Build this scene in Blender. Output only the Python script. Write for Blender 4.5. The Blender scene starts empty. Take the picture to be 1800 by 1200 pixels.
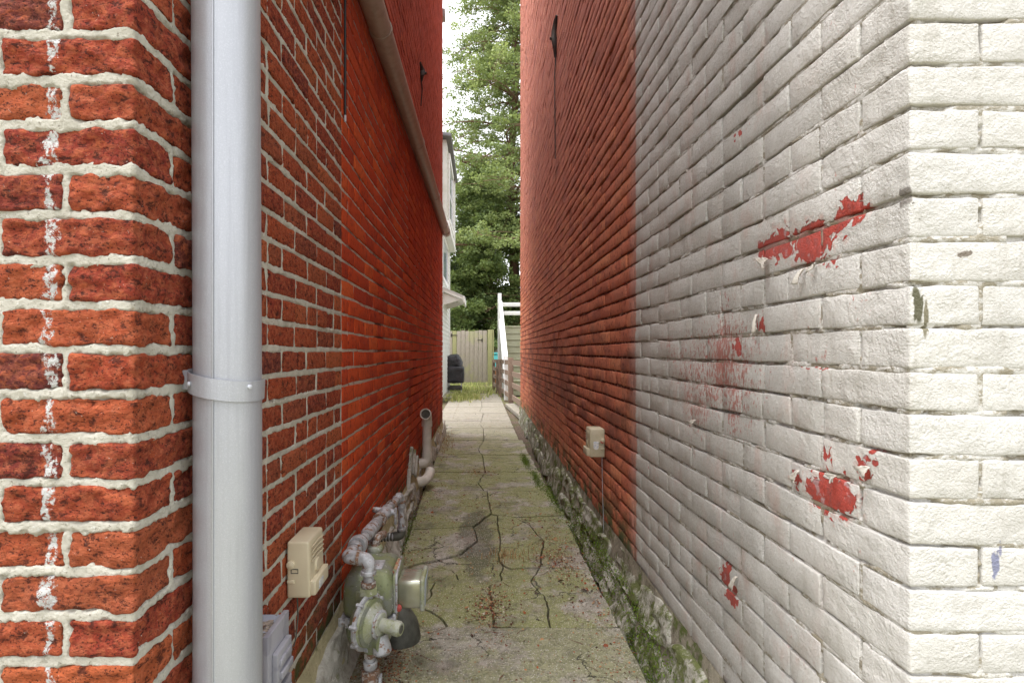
import bpy, math, random
import numpy as np
from mathutils import Vector
R = math.radians
C = bpy.context.scene.collection
SC = bpy.context.scene

# ------------------------------------------------------------------ camera, sky, sun, exposure
CAMH = 1.15
cd = bpy.data.cameras.new('camera'); cam = bpy.data.objects.new('camera', cd); C.objects.link(cam)
cam.location = (0, 0, CAMH); cam.rotation_euler = (R(90), 0, 0)
cd.sensor_width = 36; cd.lens = 958 / 1800 * 36
cd.shift_x = 55 / 1800; cd.shift_y = 18 / 1800
cd.clip_start = 0.02; cd.clip_end = 3000
SC.camera = cam

SUN_EL, SUN_AZ = 72, 240        # the veiled sun stands high, over the left house and the street
w = bpy.data.worlds.new('World'); SC.world = w; w.use_nodes = True
wt = w.node_tree; wt.nodes.clear()
sky = wt.nodes.new('ShaderNodeTexSky'); sky.sky_type = 'NISHITA'; sky.sun_disc = False
sky.sun_elevation = R(SUN_EL); sky.sun_rotation = R(SUN_AZ); sky.dust_density = 4; sky.air_density = 1
hs = wt.nodes.new('ShaderNodeHueSaturation'); hs.inputs['Saturation'].default_value = 0.18
mx = wt.nodes.new('ShaderNodeMix'); mx.data_type = 'RGBA'; mx.inputs[0].default_value = 0.55
mx.inputs[7].default_value = (12, 12.2, 12.6, 1)   # the cloud cover's own even light
bg = wt.nodes.new('ShaderNodeBackground'); bg.inputs[1].default_value = 0.06
wo = wt.nodes.new('ShaderNodeOutputWorld')
wt.links.new(sky.outputs[0], hs.inputs['Color']); wt.links.new(hs.outputs[0], mx.inputs[6])
wt.links.new(mx.outputs[2], bg.inputs[0]); wt.links.new(bg.outputs[0], wo.inputs[0])

sl = bpy.data.lights.new('sun', 'SUN'); so = bpy.data.objects.new('sun', sl); C.objects.link(so)
sl.energy = 1.5; sl.angle = R(50); sl.color = (1, .975, .94)
d = Vector((math.sin(R(SUN_AZ)) * math.cos(R(SUN_EL)), math.cos(R(SUN_AZ)) * math.cos(R(SUN_EL)), math.sin(R(SUN_EL))))
so.rotation_euler = d.to_track_quat('Z', 'Y').to_euler(); so.location = (0, 0, 20)
SC.view_settings.view_transform = 'Standard'; SC.view_settings.look = 'None'
SC.view_settings.gamma = 1; SC.view_settings.use_curve_mapping = False
SC.view_settings.exposure = 2.02
SC.render.engine = 'CYCLES'
SC.cycles.max_bounces = 6; SC.cycles.diffuse_bounces = 5; SC.cycles.glossy_bounces = 2; SC.cycles.transmission_bounces = 3

# ------------------------------------------------------------------ noise
def _h(ix, iy, iz, s):
    n = (ix * 374761393 + iy * 668265263 + iz * 2147483647 + s * 974634777) & 0xffffffff
    n = ((n ^ (n >> 13)) * 1274126177) & 0xffffffff
    n = ((n ^ (n >> 15)) * 2246822519) & 0xffffffff
    return ((n ^ (n >> 16)) & 0xffffff) / 16777215.0
def vn(p, sc=1.0, s=0):
    p = np.asarray(p, float) * sc + 1000.0
    i = np.floor(p).astype(np.int64); f = p - i; f = f * f * (3 - 2 * f)
    r = 0
    for a in (0, 1):
        for b in (0, 1):
            for c in (0, 1):
                wgt = (f[:, 0] if a else 1 - f[:, 0]) * (f[:, 1] if b else 1 - f[:, 1]) * (f[:, 2] if c else 1 - f[:, 2])
                r = r + wgt * _h(i[:, 0] + a, i[:, 1] + b, i[:, 2] + c, s)
    return r * 2 - 1
def fbm(p, sc=1.0, o=3, s=0):
    r = 0; a = .55
    for k in range(o):
        r = r + a * vn(p, sc * 2.03 ** k, s + k * 17); a *= .52
    return r
rng = np.random.default_rng(7); rnd = random.Random(5)

# ------------------------------------------------------------------ mesh helpers
def mesh_np(name, V, Q, rndv=None, smooth=True):
    """V Nx3, Q Mx4 (or Mx3) -> mesh"""
    V = np.asarray(V, np.float32); Q = np.asarray(Q, np.int32); k = Q.shape[1]
    me = bpy.data.meshes.new(name)
    me.vertices.add(len(V)); me.vertices.foreach_set('co', V.ravel())
    me.loops.add(Q.size); me.loops.foreach_set('vertex_index', Q.ravel())
    me.polygons.add(len(Q)); me.polygons.foreach_set('loop_start', np.arange(0, Q.size, k, dtype=np.int32))
    me.polygons.foreach_set('use_smooth', np.full(len(Q), smooth))
    me.update(calc_edges=True)
    if rndv is not None:
        a = me.attributes.new('rnd', 'FLOAT', 'POINT'); a.data.foreach_set('value', np.asarray(rndv, np.float32))
    return me
def link(name, me, mat=None, parent=None, label=None, cat=None, group=None, kind=None):
    o = bpy.data.objects.new(name, me); C.objects.link(o)
    if mat is not None and me is not None and len(me.materials) == 0: me.materials.append(mat)
    if parent: o.parent = parent; o.matrix_parent_inverse = parent.matrix_world.inverted()
    if label: o['label'] = label
    if cat: o['category'] = cat
    if group: o['group'] = group
    if kind: o['kind'] = kind
    return o
def thing(name, label, cat, loc=(0, 0, 0), group=None):
    o = bpy.data.objects.new(name, None); C.objects.link(o); o.location = loc
    o.empty_display_size = .1; o['label'] = label; o['category'] = cat
    if group: o['group'] = group
    bpy.context.view_layer.update(); return o
class MB:
    """collects shapes, links them as one mesh object"""
    def __init__(s): s.V = []; s.F = []; s.n = 0
    def add(s, V, F):
        V = [tuple(map(float, v)) for v in V]; s.V += V; s.F += [tuple(int(i) + s.n for i in f) for f in F]; s.n += len(V); return s
    def box(s, a, b, bev=0.0, rot=None, piv=None):
        x0, y0, z0 = a; x1, y1, z1 = b
        V, Q = boxgrid((x0, x1), (y0, y1), (z0, z1), bev)
        if rot is not None:
            from mathutils import Euler
            m = Euler(rot).to_matrix(); p = Vector(piv if piv else ((x0 + x1) / 2, (y0 + y1) / 2, (z0 + z1) / 2))
            V = [tuple(m @ (Vector(v) - p) + p) for v in V]
        return s.add(V, Q)
    def tube(s, P, r, seg=12, caps=True, closed=False):
        V, F = tube(P, r, seg, caps); return s.add(V, F)
    def disp(s, amp, sc, o=3, seed=0):
        V = np.array(s.V); 
        for k in range(3): V[:, k] += amp * fbm(V + 31.7 * k, sc, o, seed + k)
        s.V = [tuple(v) for v in V]; return s
    def build(s, name, mat, parent=None, smooth=True, **kw):
        me = bpy.data.meshes.new(name); me.from_pydata(s.V, [], s.F); me.update()
        me.polygons.foreach_set('use_smooth', [smooth] * len(me.polygons))
        if smooth:
            try: me.set_sharp_from_angle(angle=R(42))
            except Exception: pass
        return link(name, me, mat, parent, **kw)
def lattice(a, b, bev, step=None):
    if bev <= 0: base = [a, b]
    else: base = [a, a + bev * .3, a + bev, b - bev, b - bev * .3, b]
    if step:
        m = max(1, int(round((b - a - 2 * bev) / step)))
        mid = np.linspace(a + bev, b - bev, m + 1)
        base = ([a, a + bev * .3] if bev > 0 else []) + list(mid) + ([b - bev * .3, b] if bev > 0 else [])
    return np.array(base)
def shell(xs, ys, zs, skip=()):
    nx, ny, nz = len(xs), len(ys), len(zs)
    I = np.arange(nx * ny * nz).reshape(nx, ny, nz); Q = []
    def q(A, flip):
        a, b, c, d_ = A[:-1, :-1], A[1:, :-1], A[1:, 1:], A[:-1, 1:]
        S = np.stack([a, b, c, d_] if not flip else [a, d_, c, b], -1).reshape(-1, 4); Q.append(S)
    if '-x' not in skip: q(I[0], True)
    if '+x' not in skip: q(I[-1], False)
    if '-y' not in skip: q(I[:, 0], False)
    if '+y' not in skip: q(I[:, -1], True)
    if '-z' not in skip: q(I[:, :, 0], True)
    if '+z' not in skip: q(I[:, :, -1], False)
    Q = np.concatenate(Q); u, inv = np.unique(Q, return_inverse=True)
    X, Y, Z = np.meshgrid(xs, ys, zs, indexing='ij')
    V = np.stack([X.ravel(), Y.ravel(), Z.ravel()], -1)[u]
    return V, inv.reshape(-1, 4)
def rounded(V, lo, hi, r):
    lo = np.array(lo) + r; hi = np.array(hi) - r
    c = np.clip(V, lo, hi); dd = V - c; l = np.linalg.norm(dd, axis=1, keepdims=True)
    return np.where(l > 1e-9, c + dd / np.maximum(l, 1e-9) * r, V)
def boxgrid(xr, yr, zr, bev=0.0, step=None):
    bev = min(bev, *(abs(t[1] - t[0]) * .49 for t in (xr, yr, zr)))
    V, Q = shell(lattice(*xr, bev, step), lattice(*yr, bev, step), lattice(*zr, bev, step))
    if bev > 0: V = rounded(V, (xr[0], yr[0], zr[0]), (xr[1], yr[1], zr[1]), bev)
    return V, Q
def tube(P, r, seg=12, caps=True):
    P = [Vector(p) for p in P]; n = len(P)
    rr = r if hasattr(r, '__len__') else [r] * n
    T = []
    for i in range(n):
        a = P[max(0, i - 1)]; b = P[min(n - 1, i + 1)]; t = (b - a)
        if t.length < 1e-9: t = Vector((0, 0, 1))
        T.append(t.normalized())
    u = T[0].orthogonal().normalized(); V = []
    for i in range(n):
        u = (u - T[i] * u.dot(T[i]));
        u = u.normalized() if u.length > 1e-6 else T[i].orthogonal().normalized()
        v = T[i].cross(u)
        for k in range(seg):
            a = 2 * math.pi * k / seg; V.append(P[i] + (u * math.cos(a) + v * math.sin(a)) * rr[i])
    F = []
    for i in range(n - 1):
        for k in range(seg):
            k2 = (k + 1) % seg; F.append((i * seg + k, i * seg + k2, (i + 1) * seg + k2, (i + 1) * seg + k))
    if caps: F.append(tuple(range(seg))[::-1]); F.append(tuple((n - 1) * seg + k for k in range(seg)))
    return V, F
def arc(pts, rad=.02, n=6):
    """polyline with rounded corners"""
    P = [Vector(p) for p in pts]; out = [P[0]]
    for i in range(1, len(P) - 1):
        a = (P[i - 1] - P[i]); b = (P[i + 1] - P[i]); ra = min(rad, a.length * .49, b.length * .49)
        s = P[i] + a.normalized() * ra; e = P[i] + b.normalized() * ra
        for k in range(n + 1):
            t = k / n; out.append(s * (1 - t) ** 2 + P[i] * 2 * t * (1 - t) + e * t * t)
    out.append(P[-1]); return out

# ------------------------------------------------------------------ material helpers
class Mat:
    def __init__(s, name, rough=.85, spec=.3, metal=0):
        s.m = bpy.data.materials.new(name); s.m.use_nodes = True; s.t = s.m.node_tree
        s.b = s.t.nodes['Principled BSDF']; s.b.inputs['Roughness'].default_value = rough
        s.b.inputs['Specular IOR Level'].default_value = spec; s.b.inputs['Metallic'].default_value = metal
        s.pos = s.n('ShaderNodeNewGeometry').outputs['Position']
    def n(s, typ, **p):
        x = s.t.nodes.new(typ)
        for k, v in p.items(): setattr(x, k, v)
        return x
    def put(s, sock, v):
        if isinstance(v, bpy.types.NodeSocket): s.t.links.new(v, sock)
        else:
            if hasattr(sock.default_value, '__len__') and not hasattr(v, '__len__'): v = (v,) * len(sock.default_value)
            if hasattr(v, '__len__') and len(v) == 3 and len(sock.default_value) == 4: v = (*v, 1)
            sock.default_value = v
    def noise(s, sc, det=4, rough=.6, vec=None, dist=0, out=0):
        x = s.n('ShaderNodeTexNoise'); s.put(x.inputs['Vector'], vec if vec is not None else s.pos)
        x.inputs['Scale'].default_value = sc; x.inputs['Detail'].default_value = det
        x.inputs['Roughness'].default_value = rough; x.inputs['Distortion'].default_value = dist
        return x.outputs[out]
    def vor(s, sc, vec=None, feat='F1', out=0, rnd_=1.0):
        x = s.n('ShaderNodeTexVoronoi', feature=feat); s.put(x.inputs['Vector'], vec if vec is not None else s.pos)
        x.inputs['Scale'].default_value = sc; x.inputs['Randomness'].default_value = rnd_; return x.outputs[out]
    def math(s, op, a, b=0.0, clamp=False):
        x = s.n('ShaderNodeMath', operation=op, use_clamp=clamp); s.put(x.inputs[0], a); s.put(x.inputs[1], b); return x.outputs[0]
    def vmath(s, op, a, b=(0, 0, 0)):
        x = s.n('ShaderNodeVectorMath', operation=op); s.put(x.inputs[0], a); s.put(x.inputs[1], b)
        return x.outputs['Value'] if op in ('LENGTH', 'DOT_PRODUCT', 'DISTANCE') else x.outputs[0]
    def sstep(s, v, a, b, lo=0.0, hi=1.0):
        x = s.n('ShaderNodeMapRange', interpolation_type='SMOOTHSTEP'); s.put(x.inputs[0], v)
        x.inputs[1].default_value = a; x.inputs[2].default_value = b; x.inputs[3].default_value = lo; x.inputs[4].default_value = hi
        return x.outputs[0]
    def mix(s, f, a, b, blend='MIX'):
        x = s.n('ShaderNodeMix', data_type='RGBA', blend_type=blend); s.put(x.inputs[0], f); s.put(x.inputs[6], a); s.put(x.inputs[7], b); return x.outputs[2]
    def ramp(s, v, stops, interp='LINEAR'):
        x = s.n('ShaderNodeValToRGB'); s.put(x.inputs[0], v); cr = x.color_ramp; cr.interpolation = interp
        while len(cr.elements) < len(stops): cr.elements.new(.5)
        for e, (p, c) in zip(cr.elements, stops): e.position = p; e.color = (*c, 1)
        return x.outputs[0]
    def attr(s, nm='rnd'):
        x = s.n('ShaderNodeAttribute'); x.attribute_name = nm; return x.outputs['Fac']
    def xyz(s, v=None):
        x = s.n('ShaderNodeSeparateXYZ'); s.put(x.inputs[0], v if v is not None else s.pos); return x.outputs
    def scl(s, v):   # stretched coordinates
        return s.vmath('MULTIPLY', s.pos, v)
    def bump(s, h, dist=.004, st=1.0):
        x = s.n('ShaderNodeBump'); s.put(x.inputs['Height'], h); x.inputs['Distance'].default_value = dist; x.inputs['Strength'].default_value = st
        s.t.links.new(x.outputs[0], s.b.inputs['Normal'])
    def col(s, c): s.put(s.b.inputs['Base Color'], c)
    def rgh(s, c): s.put(s.b.inputs['Roughness'], c)

def simple(name, c, c2=None, rough=.7, metal=0, sc=30, bump=.0005, spec=.4, thr=(.4, .65), rust=None):
    m = Mat(name, rough, spec, metal)
    v = m.noise(sc, 5)
    col = m.mix(m.sstep(v, *thr), c, c2 if c2 else tuple(x * .7 for x in c))
    if rust: col = m.mix(m.sstep(m.noise(sc * 1.7, 5, .7), rust[0], rust[0] + .06), col, rust[1])
    m.col(col); m.bump(m.noise(sc * 6, 4), bump); return m.m

# ---- left wall: rough rebuilt corner (y < SEAM) and orange painted brick beyond
SEAM = 2.09; PAINT = 2.31
def left_brick():
    m = Mat('left_brick', .9, .2); r = m.attr(); X, Y, Z = m.xyz()
    big = m.noise(9, 3); mid = m.noise(70, 5, .65); fine = m.noise(260, 4, .7)
    stretched = m.noise(64, 6, .72, vec=m.scl((.75, .85, 1.3)), dist=.25)
    base = m.ramp(r, [(0, (.22, .036, .028)), (.25, (.46, .085, .032)), (.5, (.31, .046, .028)), (.8, (.55, .135, .048)), (1, (.17, .038, .036))])
    base = m.mix(m.sstep(mid, .42, .66), base, m.mix(.5, base, (.62, .19, .09)))
    base = m.mix(m.sstep(stretched, .53, .63, 0, .85), base, (.065, .017, .012))
    base = m.mix(m.sstep(m.vor(95), .20, .08, 0, .8), base, (.04, .011, .009))
    base = m.mix(m.sstep(m.noise(115, 5, .75, vec=m.scl((.9, .9, 1.2))), .56, .64, 0, .85), base, (.045, .012, .010))
    base = m.mix(m.sstep(stretched, .47, .38, 0, .55), base, (.62, .15, .06))
    base = m.mix(m.sstep(m.vor(190), .22, .10), base, (.05, .014, .011))
    salt = m.math('MULTIPLY', m.sstep(m.noise(180, 3, .7), .67, .71), m.sstep(m.noise(13, 3), .44, .64))
    base = m.mix(salt, base, (.62, .56, .5))
    # white paint run down the front face
    wob = m.math('MULTIPLY', m.math('SUBTRACT', m.noise(14, 4), .5), .05)
    dx = m.math('ABSOLUTE', m.math('ADD', m.math('ADD', X, .6635), wob))
    dx = m.math('SUBTRACT', dx, m.math('MULTIPLY', m.math('SUBTRACT', m.noise(26, 4, .7), .5), .03))
    stripe = m.math('MULTIPLY', m.sstep(dx, .0095, .0060), m.sstep(m.math('ADD', m.noise(85, 5, .8), m.math('MULTIPLY', m.noise(6, 2), .16)), .54, .61))
    stripe = m.math('MULTIPLY', stripe, m.math('LESS_THAN', Y, .9))
    base = m.mix(stripe, base, (.72, .72, .71))
    # orange coat
    o = m.ramp(r, [(0, (.44, .048, .018)), (.35, (.62, .085, .022)), (.7, (.54, .062, .018)), (1, (.70, .125, .032))])
    o = m.mix(m.sstep(m.noise(38, 6, .7), .5, .72), o, (.20, .022, .013))
    # grime, more towards the far bottom
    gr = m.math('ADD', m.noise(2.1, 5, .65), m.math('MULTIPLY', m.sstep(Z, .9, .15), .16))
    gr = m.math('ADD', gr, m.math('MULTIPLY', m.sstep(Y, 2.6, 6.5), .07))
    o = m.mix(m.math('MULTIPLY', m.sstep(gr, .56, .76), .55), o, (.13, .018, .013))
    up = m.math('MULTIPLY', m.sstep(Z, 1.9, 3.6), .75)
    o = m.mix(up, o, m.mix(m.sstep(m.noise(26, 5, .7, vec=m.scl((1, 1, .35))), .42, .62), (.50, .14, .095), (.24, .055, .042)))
    o = m.mix(m.sstep(m.noise(120, 4, .75), .66, .72), o, (.55, .40, .34))
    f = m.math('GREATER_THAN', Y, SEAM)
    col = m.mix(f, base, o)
    moss = m.math('MULTIPLY', m.sstep(Z, .40, .2), m.sstep(m.noise(12, 4), .42, .6))
    m.col(m.mix(moss, col, (.09, .10, .035)))
    h = m.math('ADD', m.math('MULTIPLY', stretched, m.sstep(Y, SEAM - .01, SEAM + .01, 3.4, 1.6)), m.math('MULTIPLY', fine, .6))
    h = m.math('ADD', h, m.math('MULTIPLY', m.vor(150), m.sstep(Y, SEAM - .01, SEAM + .01, .7, .1)))
    h = m.math('SUBTRACT', 0.0, h) if False else h
    m.bump(m.math('MULTIPLY', h, -1.0), .006, 1.0); return m.m
def left_mortar():
    m = Mat('left_mortar', .95, .15); X, Y, Z = m.xyz()
    a = m.noise(18, 5); b = m.noise(160, 4, .7)
    c = m.mix(m.sstep(a, .35, .65), (.66, .63, .55), (.53, .505, .43))
    c = m.mix(m.sstep(b, .6, .68), c, (.30, .27, .22))
    c = m.mix(m.sstep(m.noise(34, 5, .75), .58, .66, 0, .6), c, (.36, .33, .26))
    c = m.mix(m.sstep(m.noise(90, 3), .64, .70), c, (.68, .67, .62))
    o = m.mix(m.sstep(m.noise(26, 5, .7), .56, .66), (.62, .56, .48), (.40, .08, .035))
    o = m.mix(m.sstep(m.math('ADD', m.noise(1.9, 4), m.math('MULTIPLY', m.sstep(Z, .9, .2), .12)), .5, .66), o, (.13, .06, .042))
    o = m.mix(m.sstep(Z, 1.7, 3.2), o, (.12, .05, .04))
    f = m.math('GREATER_THAN', Y, SEAM + .008)
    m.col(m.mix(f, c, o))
    m.bump(m.math('ADD', m.noise(60, 7, .78), m.math('MULTIPLY', b, .7)), .008); return m.m

ELL = []   # (cy, cz, ry, rz, tilt) peeled spots on the return wall, in metres
def right_px(x, y): Y = .662 * 958 / (x - 845); return Y, CAMH - (y - 618) * Y / 958
def ell_px(x, y, wx, wy, tilt=0, drop=0):
    cy, cz = right_px(x, y); a, _ = right_px(x - wx / 2, y); b, _ = right_px(x + wx / 2, y)
    ELL.append((cy, cz, abs(a - b) / 2, wy * cy / 958 / 2, tilt))
for e in [(1366, 432, 62, 52), (1428, 428, 62, 74), (1470, 402, 50, 34), (1495, 374, 60, 40), 
          (1452, 868, 62, 62), (1484, 872, 50, 70), (1402, 842, 20, 26), (1457, 800, 12, 34), (1518, 818, 24, 44), (1538, 800, 14, 12),
          (1277, 1008, 16, 40), (1286, 1038, 22, 40), (1340, 572, 12, 22), (1296, 612, 9, 50), (1432, 650, 40, 5), (1298, 235, 9, 12),
          (1462, 462, 20, 10)]: ell_px(*e)
def right_paint(mortar=False):
    m = Mat('right_mortar' if mortar else 'right_brick', .6, .35); X, Y, Z = m.xyz()
    r = m.attr(); fine = m.noise(230, 4, .65); mid = m.noise(45, 5, .6)
    wr0 = m.math('ABSOLUTE', m.math('SUBTRACT', m.noise(21, 5, .6, dist=.4), .5)); wr = m.math('MULTIPLY', m.math('MULTIPLY', wr0, 1.7), m.sstep(m.noise(7, 3), .40, .62))
    # ---- white coat
    wc = m.mix(m.sstep(m.noise(6, 4), .35, .65), (.65, .635, .61), (.54, .525, .50))
    wc = m.mix(m.math('MULTIPLY', r, .35), wc, (.56, .535, .49))
    dirt = m.math('MULTIPLY', m.sstep(Y, .86, 2.2, .0, .65), m.sstep(m.noise(20, 6, .75), .38, .70))
    wc = m.mix(dirt, wc, (.52, .485, .43))
    streak = m.math('MULTIPLY', m.sstep(m.noise(9, 6, .75, vec=m.scl((3, 3, .35))), .50, .68), m.sstep(m.noise(3, 3), .40, .60))
    wc = m.mix(m.math('MULTIPLY', streak, .42), wc, (.36, .335, .29))
    spot = m.sstep(m.noise(33, 6, .82), .63, .70)
    wc = m.mix(m.math('MULTIPLY', spot, .55), wc, (.30, .27, .22))
    grain = m.math('MULTIPLY', m.sstep(m.noise(170, 6, .8), .46, .62), m.sstep(Y, .87, 1.5, .12, .6))
    wc = m.mix(m.math('MULTIPLY', grain, .8), wc, (.36, .32, .27))
    pale_fleck = m.math('MULTIPLY', m.sstep(m.noise(120, 5, .8), .58, .66), m.sstep(Y, .87, 1.4, 0, .7))
    wc = m.mix(pale_fleck, wc, (.76, .745, .71))  # random paler flecks in the coat, stronger into the alley
    # greyer, redder speckle
    band = m.math('MULTIPLY', m.sstep(m.math('ABSOLUTE', m.math('SUBTRACT', Z, 1.10)), .30, .02), m.sstep(m.math('ABSOLUTE', m.math('SUBTRACT', Y, 1.55)), .55, .1))
    sp = m.noise(120, 5, .8, vec=m.scl((1, 1, .45)))
    lo = m.math('ADD', m.math('MULTIPLY', band, .19), m.math('MULTIPLY', m.sstep(m.noise(4.5, 5, .7), .45, .75), .17))
    spf = m.sstep(m.math('ADD', sp, lo), .685, .76)
    spf = m.math('MULTIPLY', spf, m.math('MULTIPLY', m.math('GREATER_THAN', Y, .9), m.sstep(X, .75, .70)))
    wc = m.mix(m.math('MULTIPLY', spf, .85), wc, (.42, .12, .09))
    halo = m.math('MULTIPLY', m.sstep(m.noise(9, 5, .7, vec=m.scl((1, 1, .5))), .50, .72), m.sstep(Y, .95, 1.25, 0, .5))
    wc = m.mix(halo, wc, (.52, .33, .28))
    # peeled places
    nz = m.n('ShaderNodeVectorMath', operation='SUBTRACT'); m.put(nz.inputs[0], m.mix(.5, m.noise(27, 6, .72, out=1), m.vor(62, vec=m.vmath('ADD', m.pos, m.vmath('MULTIPLY', m.noise(60, 3, out=1), (.012, .012, .012))), out=1))); nz.inputs[1].default_value = (.5, .5, .5)
    P = m.vmath('ADD', m.pos, m.vmath('MULTIPLY', nz.outputs[0], (0, .052, .052)))
    best = None
    for cy, cz, ry, rz, t in ELL:
        q = m.vmath('MULTIPLY', m.vmath('SUBTRACT', P, (0, cy, cz)), (0, 1 / ry, 1 / rz)); l = m.vmath('LENGTH', q)
        best = l if best is None else m.math('MINIMUM', best, l)
    peel = m.math('MULTIPLY', m.sstep(best, 1.03, .97), m.math('MULTIPLY', m.math('GREATER_THAN', Y, .87), m.math('LESS_THAN', X, .72)))
    red = m.mix(m.sstep(m.noise(50, 5, .7), .45, .65), (.42, .065, .048), (.33, .075, .065))
    red = m.mix(m.sstep(m.noise(140, 4, .7), .64, .70), red, (.14, .03, .025))
    red = m.mix(m.sstep(m.noise(24, 4), .60, .66), red, (.42, .24, .24))
    if mortar: red = m.mix(.75, red, (.38, .27, .24))
    halo2 = m.sstep(best, 1.7, 1.0)
    wc = m.mix(m.math('MULTIPLY', halo2, m.sstep(m.noise(80, 4, .7), .45, .62, 0, .5)), wc, (.50, .25, .20))
    wc = m.mix(peel, wc, red)
    # bare and stained spots on the front face
    for cx, cz, rx, rz, cc in [(.672, 1.222, .0075, .030, (.10, .095, .055)), (.684, 1.20, .004, .03, (.2, .18, .12)), (.793, .822, .006, .020, (.22, .23, .33)), (.800, .846, .003, .012, (.25, .25, .33)), (.745, 1.30, .01, .006, (.18, .15, .12)), (.66, 1.39, .006, .014, (.22, .20, .18))]:
        q = m.vmath('MULTIPLY', m.vmath('SUBTRACT', m.vmath('ADD', m.pos, m.vmath('MULTIPLY', nz.outputs[0], (.012, 0, .012))), (cx, 0, cz)), (1 / rx, 0, 1 / rz))
        wc = m.mix(m.math('MULTIPLY', m.sstep(m.vmath('LENGTH', q), 1.15, .8), m.math('LESS_THAN', Y, .86)), wc, cc)
    if mortar:
        crk = m.sstep(m.noise(28, 5, .75, vec=m.scl((1, 1, 2.0))), .46, .56)
        wc = m.mix(m.math('MULTIPLY', crk, .88), wc, m.mix(m.noise(15, 3), (.20, .17, .115), (.32, .28, .20)))
    # ---- red brick beyond
    rd = m.ramp(r, [(0, (.52, .145, .080)), (.3, (.66, .215, .105)), (.6, (.58, .170, .092)), (.85, (.72, .27, .13)), (1, (.46, .135, .092))])
    rd = m.mix(m.sstep(m.noise(34, 6, .72), .5, .70), rd, (.23, .045, .032))
    rd = m.mix(m.sstep(m.noise(110, 5, .8), .62, .69), rd, (.64, .38, .31))
    rd = m.mix(m.sstep(m.noise(90, 5, .8, vec=m.scl((1.3, 1.1, 1))), .60, .68, 0, .8), rd, (.12, .03, .024))
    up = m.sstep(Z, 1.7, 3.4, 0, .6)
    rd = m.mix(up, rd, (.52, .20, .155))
    bnd = m.math('ADD', m.noise(2.4, 5, .7, vec=m.scl((1, .7, 1.6))), m.math('MULTIPLY', m.sstep(m.math('ABSOLUTE', m.math('SUBTRACT', Z, .95)), .55, .05), .15))
    rd = m.mix(m.sstep(bnd, .58, .76, 0, .62), rd, (.11, .036, .028))
    rd = m.mix(m.math('MULTIPLY', m.sstep(Z, .5, .26), m.sstep(m.noise(10, 4), .42, .6)), rd, (.08, .10, .035))
    if mortar: rd = m.mix(m.sstep(m.noise(30, 5, .7, vec=m.scl((1, 1, 2))), .50, .60), (.16, .065, .048), (.58, .36, .28))
    edge = m.math('ADD', Y, m.math('MULTIPLY', m.math('SUBTRACT', m.noise(20, 5, .7), .5), .07))
    blend = m.sstep(edge, PAINT - .008, PAINT + .012)
    haze = m.math('MULTIPLY', m.sstep(edge, PAINT + .14, PAINT + .03), .42)
    rd = m.mix(haze, rd, (.50, .36, .33))
    m.col(m.mix(blend, wc, rd))
    m.rgh(m.sstep(Y, PAINT - .1, PAINT + .1, .55, .85))
    h = m.math('ADD', m.math('MULTIPLY', wr, 1.0), m.math('MULTIPLY', fine, .45))
    h = m.math('ADD', h, m.math('MULTIPLY', m.sstep(Y, .88, 1.5), m.math('MULTIPLY', m.noise(95, 7, .8), 2.2)))
    h = m.math('ADD', h, m.math('MULTIPLY', mid, .7))
    h = m.math('SUBTRACT', h, m.math('MULTIPLY', peel, .7))
    m.bump(h, .0065, 1.0); return m.m
M = dict(lb=left_brick(), lm=left_mortar(), rb=right_paint(), rm=right_paint(True))

def stone_mat(name, a, b, moss, mossamt=.5):
    m = Mat(name, .95, .2); X, Y, Z = m.xyz()
    v = m.noise(14, 6, .7, dist=.5); c = m.mix(m.sstep(v, .35, .65), a, b)
    c = m.mix(m.sstep(m.noise(90, 5, .8), .6, .7), c, tuple(x * .35 for x in b))
    c = m.mix(m.sstep(m.noise(24, 6, .8), .58, .64), c, tuple(min(.7, x * 1.35) for x in a))
    mm = m.sstep(m.math('ADD', m.math('MULTIPLY', m.noise(7, 5, .75), .6), m.math('MULTIPLY', m.noise(38, 5, .8), .4)), 1 - mossamt - .04, 1 - mossamt + .05)
    c = m.mix(mm, c, m.mix(m.noise(60, 4), moss, tuple(x * .4 for x in moss)))
    m.col(c); m.bump(m.math('ADD', v, m.math('MULTIPLY', m.noise(90, 5, .7), .5)), .012); return m.m
M['lstone'] = stone_mat('left_stone', (.48, .46, .41), (.30, .28, .24), (.20, .21, .09), .42)
M['lparge'] = stone_mat('left_parging', (.46, .40, .25), (.36, .32, .19), (.16, .17, .06), .42)
M['rstone'] = stone_mat('right_stone', (.44, .425, .37), (.22, .205, .17), (.17, .19, .07), .50)
M['rparge'] = stone_mat('right_parging', (.30, .27, .21), (.15, .13, .10), (.13, .16, .045), .46)

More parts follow.
